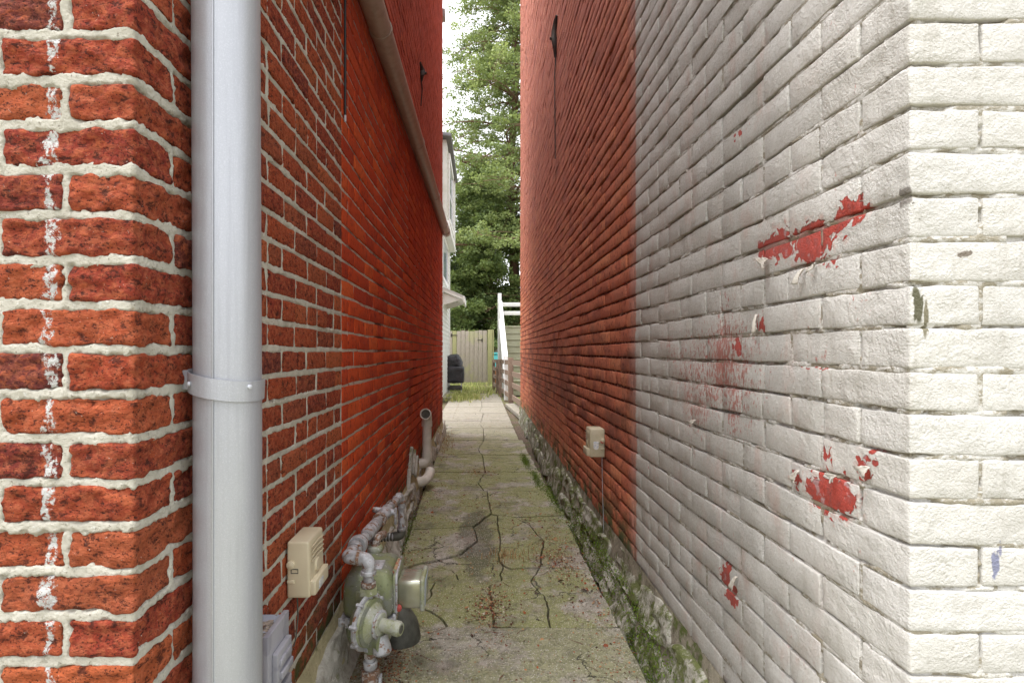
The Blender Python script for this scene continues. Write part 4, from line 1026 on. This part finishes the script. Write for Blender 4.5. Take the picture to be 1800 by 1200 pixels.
def pos_litter(N, rg):
    out = []
    hot = [(-.36, 1.85, .09, .25), (-.40, 2.6, .05, .4), (-.40, 4.3, .07, .5), (.43, 3.0, .07, .12), (-.02, 5.2, .12, .12), (.04, 2.45, .05, .15), (.42, 3.4, .12, .3), (-.42, 6.4, .08, .5), (.5, 2.4, .06, .5), (.1, 3.3, .3, .6), (0, 4.2, .25, .3), (-.1, 12, .8, 2), (-.35, 2.0, .05, .1)]
    for i in range(N):
        if rg.random() < .82: h = hot[rg.integers(len(hot))]; out.append((rg.normal(h[0], h[2]), rg.normal(h[1], h[3]), .004))
        else: out.append((rg.uniform(-.42, .55), 1.5 + 9 * rg.random() ** 1.5, .004))
    P = np.array(out); P[:, 0] = np.clip(P[:, 0], -.48 if True else 0, .60); return P
scatter('leaf_litter', 10500, pos_litter, (.0025, .008), M['litter'], 'brown and red needle and leaf litter lying along the path', 'leaf litter', 5, asp=(.15, .9))
scatter('dry_leaves', 60, pos_litter, (.010, .02), M['litter'], 'larger dry orange and brown leaves lying about the path', 'leaves', 15, asp=(.4, .8))
def pos_peb(N, rg): return np.stack([rg.uniform(-.45, .6, N), 1.4 + 10 * rg.random(N) ** 1.6, np.full(N, .002)], -1)
# twigs
rg = np.random.default_rng(8); tw = MB()
for i in range(70):
    x, y = rg.uniform(-.4, .5), 1.6 + 5 * rg.random() ** 1.4; a = rg.uniform(0, 6.28); l = rg.uniform(.02, .09); b = a + rg.normal(0, .5)
    tw.tube([(x, y, .006), (x + l * .5 * math.cos(a), y + l * .5 * math.sin(a), .010), (x + l * .5 * math.cos(a) + l * .5 * math.cos(b), y + l * .5 * math.sin(a) + l * .5 * math.sin(b), .006)], [.0014, .0012, .0007], 4)
tw.build('twigs', simple('twig_bark', (.14, .07, .05), (.22, .15, .10), .9), label='thin reddish twigs scattered over the path slabs', cat='twigs', kind='stuff')
def clump(name, N, pos, blade, mat, label, cat, seed, wd=.0025):
    rg = np.random.default_rng(seed); P = pos(N, rg); V = []; Qs = []
    h = rg.uniform(blade[0], blade[1], N); a = rg.uniform(0, 6.283, N); ln = rg.uniform(.1, .8, N); ww = wd * rg.uniform(.6, 1.4, N)
    dx = np.cos(a) * ln * h; dy = np.sin(a) * ln * h; px = -np.sin(a) * ww; py = np.cos(a) * ww
    b0 = P + np.stack([px, py, 0 * px], -1); b1 = P - np.stack([px, py, 0 * px], -1); mdl = P + np.stack([dx * .4, dy * .4, h * .65], -1)
    m0 = mdl + np.stack([px, py, 0 * px], -1) * .8; m1 = mdl - np.stack([px, py, 0 * px], -1) * .8; tp = P + np.stack([dx, dy, h * .85], -1)
    V = np.stack([b0, b1, m1, m0, m0, m1, tp, tp + [.0003, 0, 0]], 1).reshape(-1, 3); Q = np.arange(8 * N).reshape(-1, 4)
    return link(name, mesh_np(name, V, Q, np.repeat(rg.random(N), 8)), mat, label=label, cat=cat, kind='stuff')
def pos_moss(N, rg):
    c = [(.50, 4.9, .02, .22), (.56, 4.3, .02, .3), (.60, 3.2, .015, .4), (.62, 2.55, .01, .25), (.47, 5.7, .02, .2), (.60, 1.9, .01, .2), (-.47, 3.3, .02, .3), (.61, 2.9, .01, .3)]
    k = rg.integers(0, len(c), N); c = np.array(c)[k]; return np.stack([np.clip(rg.normal(c[:, 0], c[:, 2]), -.5, .625), rg.normal(c[:, 1], c[:, 3]), np.where((c[:, 0] > .58) & (rg.random(N) < .5), rg.uniform(0, .17, N), rg.uniform(-.01, .012, N))], -1)
clump('moss', 14000, pos_moss, (.003, .009), M['moss'], 'bright green moss growing along the right edge of the path', 'moss', 31)
def pos_weed(N, rg):
    c = [(-.62, 13.4, .12, .4), (-.35, 13.6, .22, .5), (-.2, 15.8, .4, .8), (.1, 17, .35, .9), (-.6, 16.5, .3, 1.2), (.28, 15.2, .1, 1), (-.1, 18.6, .7, .4)]
    k = rg.choice(len(c), N, p=[.34, .26, .10, .05, .11, .05, .09]); c = np.array(c)[k]; return np.stack([rg.normal(c[:, 0], c[:, 2]), rg.normal(c[:, 1], c[:, 3]), np.full(N, 0.0)], -1)
clump('weeds', 2400, pos_weed, (.03, .17), M['grass'], 'tufts of yellow-green weeds and grass in front of the wooden gate', 'weeds', 41, .007)
def pos_straw(N, rg):
    c = [(-.43, 6.6, .06, .25), (.16, 3.05, .07, .05), (-.45, 7.2, .05, .3)]
    k = rg.integers(0, 3, N); c = np.array(c)[k]; return np.stack([rg.normal(c[:, 0], c[:, 2]), rg.normal(c[:, 1], c[:, 3]), np.full(N, .002)], -1)
o = clump('dead_grass', 420, pos_straw, (.01, .05), M['straw'] if 'straw' in M else simple('straw', (.42, .28, .14), (.36, .20, .08), .9), 'dried orange-brown grass wisps along the left edge of the path', 'dead grass', 43, .0016)

# ------------------------------------------------------------------ back yard: gate
GT = thing('wooden_gate', 'weathered board gate at the end of the alley with black strap hinges', 'gate', (-.3, 19.3, 0))
rg = np.random.default_rng(77); gx = -1.16; bw = .158
for i in range(9):
    w_ = bw * rg.uniform(.94, 1.04); top = 1.92 + rg.normal(0, .012)
    b = MB().box((gx, 19.30 + rg.uniform(0, .006), .06 + rg.uniform(0, .02)), (gx + w_ - .012, 19.325, top), .004)
    V = np.array(b.V); tp = V[:, 2] > top - .01; cxm = gx + w_ / 2; V[:, 2] -= tp * (np.abs(V[:, 0] - cxm) > w_ * .36) * .03; b.V = [tuple(v) for v in V]
    b.build('board', M['gatewood'] if i != 1 else M['gategreen'], GT); gx += w_
for z in (.35, 1.05, 1.68): MB().box((-1.17, 19.327, z), (gx, 19.365, z + .09), .003).build('rail', M['gatewood'], GT)
for (x, z) in ((-1.03, 1.735), (.06, 1.56)):
    MB().box((x - .03, 19.293, z - .06), (x + .01, 19.30, z + .06), .002).box((x - .03, 19.291, z - .012), (x + (.20 if x < 0 else -.18), 19.297, z + .012) if x < 0 else (x, 19.297, z + .012), .002).build('hinge', M['iron'], GT)
MB().box((.03 - .14, 19.291, 1.548), (.05, 19.297, 1.572), .002).build('hinge', M['iron'], GT)
PS = thing('gate_post', 'mossy yellow-green gate post at the right of the board gate', 'post', (.31, 19.3, 0))
MB().box((gx + .012, 19.27, 0), (gx + .012 + .17, 19.40, 1.93), .006).disp(.003, 5).build('post', M['gategreen'], PS)
MB().box((gx + .19, 19.29, 0), (gx + .235, 19.38, 1.92), .004).build('side_board', M['gategreen'], PS)

# covered grill
GR = thing('covered_grill', 'black vinyl-covered grill standing against the pale siding', 'grill', (-.72, 15.3, 0))
V_, Q_ = boxgrid((-.94, -.47), (15.1, 15.6), (.27, .74), .05, .04); V_ = np.array(V_)
V_[:, 0] += .022 * fbm(V_, 6, 3, 3); V_[:, 1] += .03 * fbm(V_ + 9, 6, 3, 4); V_[:, 2] += (V_[:, 2] < .35) * .04 * fbm(V_ + 3, 5, 2, 6); MB().add(V_, Q_).build('cover_skirt', M['vinyl'], GR)
V_, Q_ = boxgrid((-.95, -.48), (15.12, 15.58), (.66, 1.07), .12, .035); V_ = np.array(V_); tz = np.clip((V_[:, 2] - .66) / .41, 0, 1)
V_[:, 0] = -.74 + (V_[:, 0] + .72) * (1.06 - .42 * tz ** 1.3) - .04 * tz
V_ += (fbm(V_, 7, 3, 8) * .055)[:, None] * np.array([1, 1, .6]) + (fbm(V_ + 4, 16, 2, 9) * .02)[:, None]
MB().add(V_, Q_).build('cover_hood', M['vinyl'], GR, smooth=False)
for x in (-.88, -.54): MB().tube([(x, 15.14, 0), (x, 15.14, .3)], .014, 8).build('leg', M['galv'], GR)
MB().box((-.90, 15.12, .08), (-.52, 15.5, .20), .02).build('base_shelf', M['dark'], GR)
MB().box((-1.05, 12.9, -.03), (-.66, 14.6, .07), .01).disp(.004, 5).build('step_stone', M['slab'], label='low stone step at the foot of the pale siding wall', cat='step')

# neighbouring house with pale siding
NH = thing('siding_house', 'white and pale siding house beyond the left brick wall', 'house', (-1.1, 14, 0))
z = .05; HX = -.93
while z < 4.05:
    lap = MB(); lap.add([(HX - .02, 12.2, z), (HX + .012, 12.2, z), (HX, 12.2, z + .112), (HX - .02, 12.2, z + .112), (HX - .02, 16.0, z), (HX + .012, 16.0, z), (HX, 16.0, z + .112), (HX - .02, 16.0, z + .112)],
                        [(0, 1, 2, 3), (7, 6, 5, 4), (1, 5, 6, 2), (0, 4, 5, 1), (3, 2, 6, 7), (4, 0, 3, 7)])
    lap.build('siding_board', M['siding'], NH, smooth=False); z += .11
MB().box((HX - 3, 12.25, 0), (HX - .02, 15.95, 6.4)).build('wall_core', M['siding'], NH, smooth=False)
MB().box((HX - .02, 15.9, .02), (HX + .03, 16.04, 4.1), .004).build('corner_board', M['white'], NH)
# upper storey stands out a little
UX = -.775
MB().box((HX - 2.5, 12.6, 4.15), (UX - .02, 15.7, 6.05)).build('upper_wall', M['siding'], NH, smooth=False)
z = 4.2
while z < 5.95:
    MB().add([(UX - .02, 12.6, z), (UX + .008, 12.6, z), (UX - .004, 12.6, z + .112), (UX - .02, 12.6, z + .112), (UX - .02, 15.7, z), (UX + .008, 15.7, z), (UX - .004, 15.7, z + .112), (UX - .02, 15.7, z + .112)],
             [(0, 1, 2, 3), (7, 6, 5, 4), (1, 5, 6, 2), (0, 4, 5, 1), (3, 2, 6, 7), (4, 0, 3, 7)]).build('siding_board', M['siding'], NH, smooth=False); z += .11
wn = MB(); wn.box((UX, 13.0, 4.3), (UX + .035, 13.12, 5.75), .004).box((UX, 14.6, 4.3), (UX + .035, 14.72, 5.75), .004).box((UX, 13.0, 5.75), (UX + .045, 14.72, 5.88), .004).box((UX, 12.95, 4.2), (UX + .06, 14.77, 4.3), .004).box((UX, 13.12, 5.0), (UX + .02, 14.6, 5.06), .002)
wf = wn.build('window', M['white'], NH); pn = MB().box((UX - .005, 13.12, 4.3), (UX + .012, 14.6, 5.75)).build('pane', M['glass'], wf, smooth=False)
MB().box((UX - .1, 15.62, 4.1), (UX + .04, 15.76, 6.06), .004).build('corner_board', M['white'], NH)
MB().box((UX - .35, 12.5, 4.02), (UX + .05, 15.8, 4.16), .006).build('belt_trim', M['white'], NH)
b = MB().box((UX - 2.5, 12.4, 6.06), (UX + .10, 15.9, 6.14), .01, rot=(0, .12, 0), piv=(UX, 14, 6.06)); b.build('roof', M['shingle'], NH)
MB().box((HX - 3, 12.2, 6.1), (HX - .6, 16.2, 6.6), .01).build('roof', M['shingle'], NH)
for (y0, y1) in ((12.9, 14.9),):
    f = MB().box((HX + .005, y0, 2.95), (HX + .04, y0 + .1, 3.9), .003).box((HX + .005, y1 - .1, 2.95), (HX + .04, y1, 3.9), .003).box((HX + .005, y0, 3.9), (HX + .045, y1, 4.0), .003).box((HX + .005, y0, 2.87), (HX + .05, y1, 2.95), .003).build('window', M['white'], NH)
    MB().box((HX, y0 + .1, 2.95), (HX + .02, y1 - .1, 3.9)).build('pane', M['glass'], f, smooth=False)
# door hood: small lean-to roof on brackets
HD = MB()
HD.add([(HX, 13.4, 2.72), (HX + .52, 13.4, 2.49), (HX + .52, 13.4, 2.42), (HX, 13.4, 2.63), (HX, 14.9, 2.72), (HX + .52, 14.9, 2.49), (HX + .52, 14.9, 2.42), (HX, 14.9, 2.63)],
       [(0, 3, 2, 1), (4, 5, 6, 7), (0, 1, 5, 4), (3, 7, 6, 2), (1, 2, 6, 5), (0, 4, 7, 3)])
HD.build('door_hood', M['white'], NH, smooth=False)
MB().add([(HX, 13.39, 2.75), (HX + .54, 13.39, 2.51), (HX + .54, 13.39, 2.49), (HX, 13.39, 2.725), (HX, 14.92, 2.75), (HX + .54, 14.92, 2.51), (HX + .54, 14.92, 2.49), (HX, 14.92, 2.725)],
         [(0, 3, 2, 1), (4, 5, 6, 7), (0, 1, 5, 4), (3, 7, 6, 2), (1, 2, 6, 5), (0, 4, 7, 3)]).build('hood_roofing', M['whitewood'], NH, smooth=False)
MB().box((HX + .49, 13.38, 2.37), (HX + .53, 14.93, 2.50), .004).build('fascia', M['white'], NH)
for y in (13.45, 14.8): MB().add([(HX, y, 2.60), (HX + .45, y, 2.44), (HX + .40, y, 2.42), (HX, y, 2.30), (HX, y + .05, 2.60), (HX + .45, y + .05, 2.44), (HX + .40, y + .05, 2.42), (HX, y + .05, 2.30)], [(0, 3, 2, 1), (4, 5, 6, 7), (0, 1, 5, 4), (3, 7, 6, 2), (1, 2, 6, 5), (0, 4, 7, 3)]).build('bracket', M['white'], NH, smooth=False)

# ------------------------------------------------------------------ brown rail fence
FN = thing('rail_fence', 'low brown wooden rail fence at the right beyond the red wall', 'fence', (.647, 11.7, 0))
fpost = [((.86, 9.5), 1.0), ((.647, 11.7), 1.02), ((.50, 14.0), .96), ((.46, 14.9), .93), ((.39, 16.4), .90)]
for (x, y), h in fpost:
    s_ = .052 if (x, y) == (.647, 11.7) else .042
    MB().box((x - s_, y - s_, -.05), (x + s_, y + s_, h), .005).build('post', M['fencewood'], FN)
def plank(a, b, h, th, mat, nm, par):
    a, b = Vector(a), Vector(b); dv = (b - a).normalized(); s = dv.cross(Vector((0, 0, 1))).normalized() * th / 2; u = Vector((0, 0, h / 2))
    P = [a - s - u, a + s - u, a + s + u, a - s + u, b - s - u, b + s - u, b + s + u, b - s + u]
    return MB().add(P, [(0, 1, 2, 3), (7, 6, 5, 4), (0, 4, 5, 1), (1, 5, 6, 2), (2, 6, 7, 3), (3, 7, 4, 0)]).build(nm, mat, par, smooth=False)
for z in (.92, .68, .44, .18):
    plank((.86 - .062, 9.5, z + .01), (.647 + .03, 11.62, z), .10, .03, M['fencewood'], 'rail', FN)
    plank((.647 - .005, 11.77, z), (.39, 16.35, z * .93 + .02), .10, .03, M['fencewood'], 'rail', FN)
MB().box((.60, 9.2, -.02), (.80, 11.55, .06), .01, rot=(0, 0, .07)).disp(.005, 5).build('fence_kerb', M['slab'], label='short concrete kerb under the near end of the brown fence', cat='kerb')
MB().box((1.1, 10.5, 0), (1.5, 11.0, .75), .02).build('storage_crate', M['orangewood'], label='orange-brown wooden crate behind the brown rail fence', cat='crate')
PL = thing('wooden_planter', 'small orange-brown planter beside the gate post', 'planter', (.42, 17.6, 0))
MB().box((.40, 17.4, .05), (.62, 17.8, .62), .01).build('box', M['orangewood'], PL); MB().box((.38, 17.38, .60), (.64, 17.82, .66), .01).build('rim', M['fencewood'], PL)
TB = thing('teal_bin', 'teal plastic bin glimpsed between the gate post and the white stair', 'bin', (.6, 20.4, 0))
MB().box((.45, 20.4, 0), (.95, 20.8, 1.05), .03).build('tub', M['teal'], TB); MB().box((.43, 20.38, 1.05), (.97, 20.84, 1.12), .02).build('lid', M['teal'], TB)

# ------------------------------------------------------------------ white stair
ST = thing('outdoor_stair', 'grey-green board stair with peeling white handrail and posts', 'stair', (1.1, 14.5, 0))
for k in range(10):
    y = 14.2 + .23 * k; MB().box((.66, y, .19 * k + .012), (1.9, y + .02, .19 * k + .165), .003).build('riser', M['stairwood'], ST)
    MB().box((.65, y - .025, .19 * k + .167), (1.9, y + .23, .19 * k + .20), .004).build('tread', M['stairwood'], ST)
def beam(a, b, wx, h, mat, nm):
    a, b = Vector(a), Vector(b)
    P = []
    for p in (a, b):
        P += [p + Vector((-wx / 2, 0, -h / 2)), p + Vector((wx / 2, 0, -h / 2)), p + Vector((wx / 2, 0, h / 2)), p + Vector((-wx / 2, 0, h / 2))]
    MB().add(P, [(0, 1, 2, 3), (7, 6, 5, 4), (0, 4, 5, 1), (1, 5, 6, 2), (2, 6, 7, 3), (3, 7, 4, 0)]).build(nm, mat, ST, smooth=False)
beam((.625, 14.1, .10), (.625, 16.5, 2.0), .05, .30, M['whitewood'], 'stringer')
beam((.60, 12.95, 1.0), (.60, 16.45, 2.62), .09, .11, M['whitewood'], 'handrail')
beam((.57, 13.9, .9), (.57, 16.45, 2.08), .04, .09, M['whitewood'], 'mid_rail')
MB().box((.555, 12.93, 0), (.645, 13.02, 1.05), .004).build('post', M['whitewood'], ST)
MB().box((.52, 16.5, 0), (.63, 16.61, 2.92), .004).build('post', M['whitewood'], ST)
MB().box((2.4, 16.5, 0), (2.51, 16.61, 2.92), .004).build('post', M['whitewood'], ST)
for z in (2.52, 2.26): MB().box((.63, 16.53, z), (2.4, 16.57, z + .12), .004).build('rail', M['whitewood'], ST)
MB().box((.60, 16.48, 1.86), (2.6, 18.2, 1.93), .004).build('deck', M['stairwood'], ST)
MB().box((.64, 16.6, 0), (.70, 18.1, 1.86), .004).build('deck_skirt', M['whitewood'], ST)

# board fence closing the yard
BF = thing('yard_fence', 'grey board fence running right behind the white stair', 'fence', (2, 21.5, 0))
x = -3.5
rg = np.random.default_rng(12)
while x < 6:
    MB().box((x, 21.5, 0), (x + .14, 21.52, 1.5 + rg.normal(0, .01)), .003).build('board', M['gatewood'], BF); x += .15

# ------------------------------------------------------------------ trees
def foliage(clumps, per, leaf, seed, spray=1.0):
    """clumps: Nx4 (x,y,z,r). needle sprays as small quads through the clump volume, drooping tips"""
    rg = np.random.default_rng(seed); c = np.repeat(clumps, per, 0); n = len(c)
    dv = rg.normal(0, 1, (n, 3)); dv /= np.linalg.norm(dv, axis=1, keepdims=True); rad = c[:, 3] * rg.random(n) ** .45
    P = c[:, :3] + dv * rad[:, None] * np.array([1, 1, .55])
    a = rg.uniform(0, 6.283, n); el = rg.normal(-.15, .55, n); sz = rg.uniform(leaf[0], leaf[1], n)
    out = dv * np.array([1, 1, .4]) + np.stack([np.cos(a), np.sin(a), np.sin(el)], -1) * .9; out /= np.linalg.norm(out, axis=1, keepdims=True)
    sd = np.cross(out, rg.normal(0, 1, (n, 3))); sd /= np.linalg.norm(sd, axis=1, keepdims=True) + 1e-9
    L = out * sz[:, None]; W_ = sd * (sz * rg.uniform(.22, .42, n))[:, None]
    V = np.stack([P - L * .5, P + W_, P + L * .6, P - W_], 1).reshape(-1, 3)
    cr = np.repeat(rg.random(len(clumps)), per); rv = np.clip(.5 * cr + .5 * rg.random(n), 0, 1)
    return V, np.arange(4 * n).reshape(n, 4), np.repeat(rv, 4)
def conifer(name, label, base, H, trunk_r, z_lo, reach, nb, cl_r, per, leaf, lmat, seed, dens=1.0, lean=(0, 0), group=None, droop=.15, skipf=None):
    rg = np.random.default_rng(seed); t_ = thing(name, label, 'tree', base, group)
    bx_, by_ = base[0], base[1]
    tp = lambda z: np.array([bx_ + lean[0] * z / H + .12 * math.sin(z * .7 + seed), by_ + lean[1] * z / H + .1 * math.cos(z * .5), z])
    zz = np.linspace(-.1, H, 16); MB().tube([tuple(tp(z)) for z in zz], [max(.02, trunk_r * (1 - z / H) ** .8 + .02) for z in zz], 12).disp(.02, 2).build('trunk', M['bark'], t_)
    lim = MB(); cl = []
    for i in range(nb):
        f = (i + rg.random()) / nb; z = z_lo + (H - z_lo) * f ** .9; a = rg.uniform(0, 6.283); L = reach * (1 - f * .72) * rg.uniform(.55, 1.1)
        s0 = tp(z); n_ = 6; pts = []
        for k in range(n_ + 1):
            u = k / n_; pts.append(s0 + np.array([math.cos(a + .35 * math.sin(u * 3 + i)) * L * u, math.sin(a + .35 * math.sin(u * 3 + i)) * L * u, L * (.22 * u - droop * 2 * u * u) + .05 * math.sin(u * 9 + i)]))
        r0 = trunk_r * .26 * (1 - f * .7)
        lim.tube([tuple(p) for p in pts], [max(.006, r0 * (1 - k / (n_ + 1))) for k in range(n_ + 1)], 5)
        m = max(3, int(L * 4.2 * dens))
        for q in range(m):
            u = .12 + .88 * (q + rg.random()) / m; k = min(n_ - 1, int(u * n_)); p = pts[k] + (pts[k + 1] - pts[k]) * (u * n_ - k)
            sp = L * .22 * (1.15 - u * .6); p = p + rg.normal(0, 1, 3) * np.array([sp, sp, sp * .35])
            cl.append([*p, cl_r * rg.uniform(.55, 1.25)])
            if rg.random() < .5: lim.tube([tuple(pts[k]), tuple((pts[k] + p) / 2 + np.array([0, 0, .04])), tuple(p)], [.012, .008, .004], 4)
    lim.build('limbs', M['bark'], t_)
    V, Q, rv = foliage(np.array(cl), per, leaf, seed + 1); link('crown', mesh_np('crown', V, Q, rv, smooth=False), lmat, t_); return t_
conifer('cedar_tree', 'tall open cedar with reddish trunk, pale sky showing through its crown', (1.30, 23.5, 0), 21, .24, 5.0, 5.6, 165, .37, 72, (.05, .13), M['leaf1'], 5, dens=1.05, lean=(.2, 0))
conifer('yew_tree', 'dense dark green evergreen behind the gate, below the tall cedar', (-.2, 22.9, 0), 8.6, .18, .9, 3.1, 150, .46, 110, (.05, .14), M['leaf2'], 9, dens=1.3)
conifer('yew_tree', 'dense dark evergreen behind the white stair', (2.8, 23.4, 0), 7.4, .18, .9, 2.9, 90, .5, 90, (.06, .15), M['leaf2'], 14, dens=1.2)
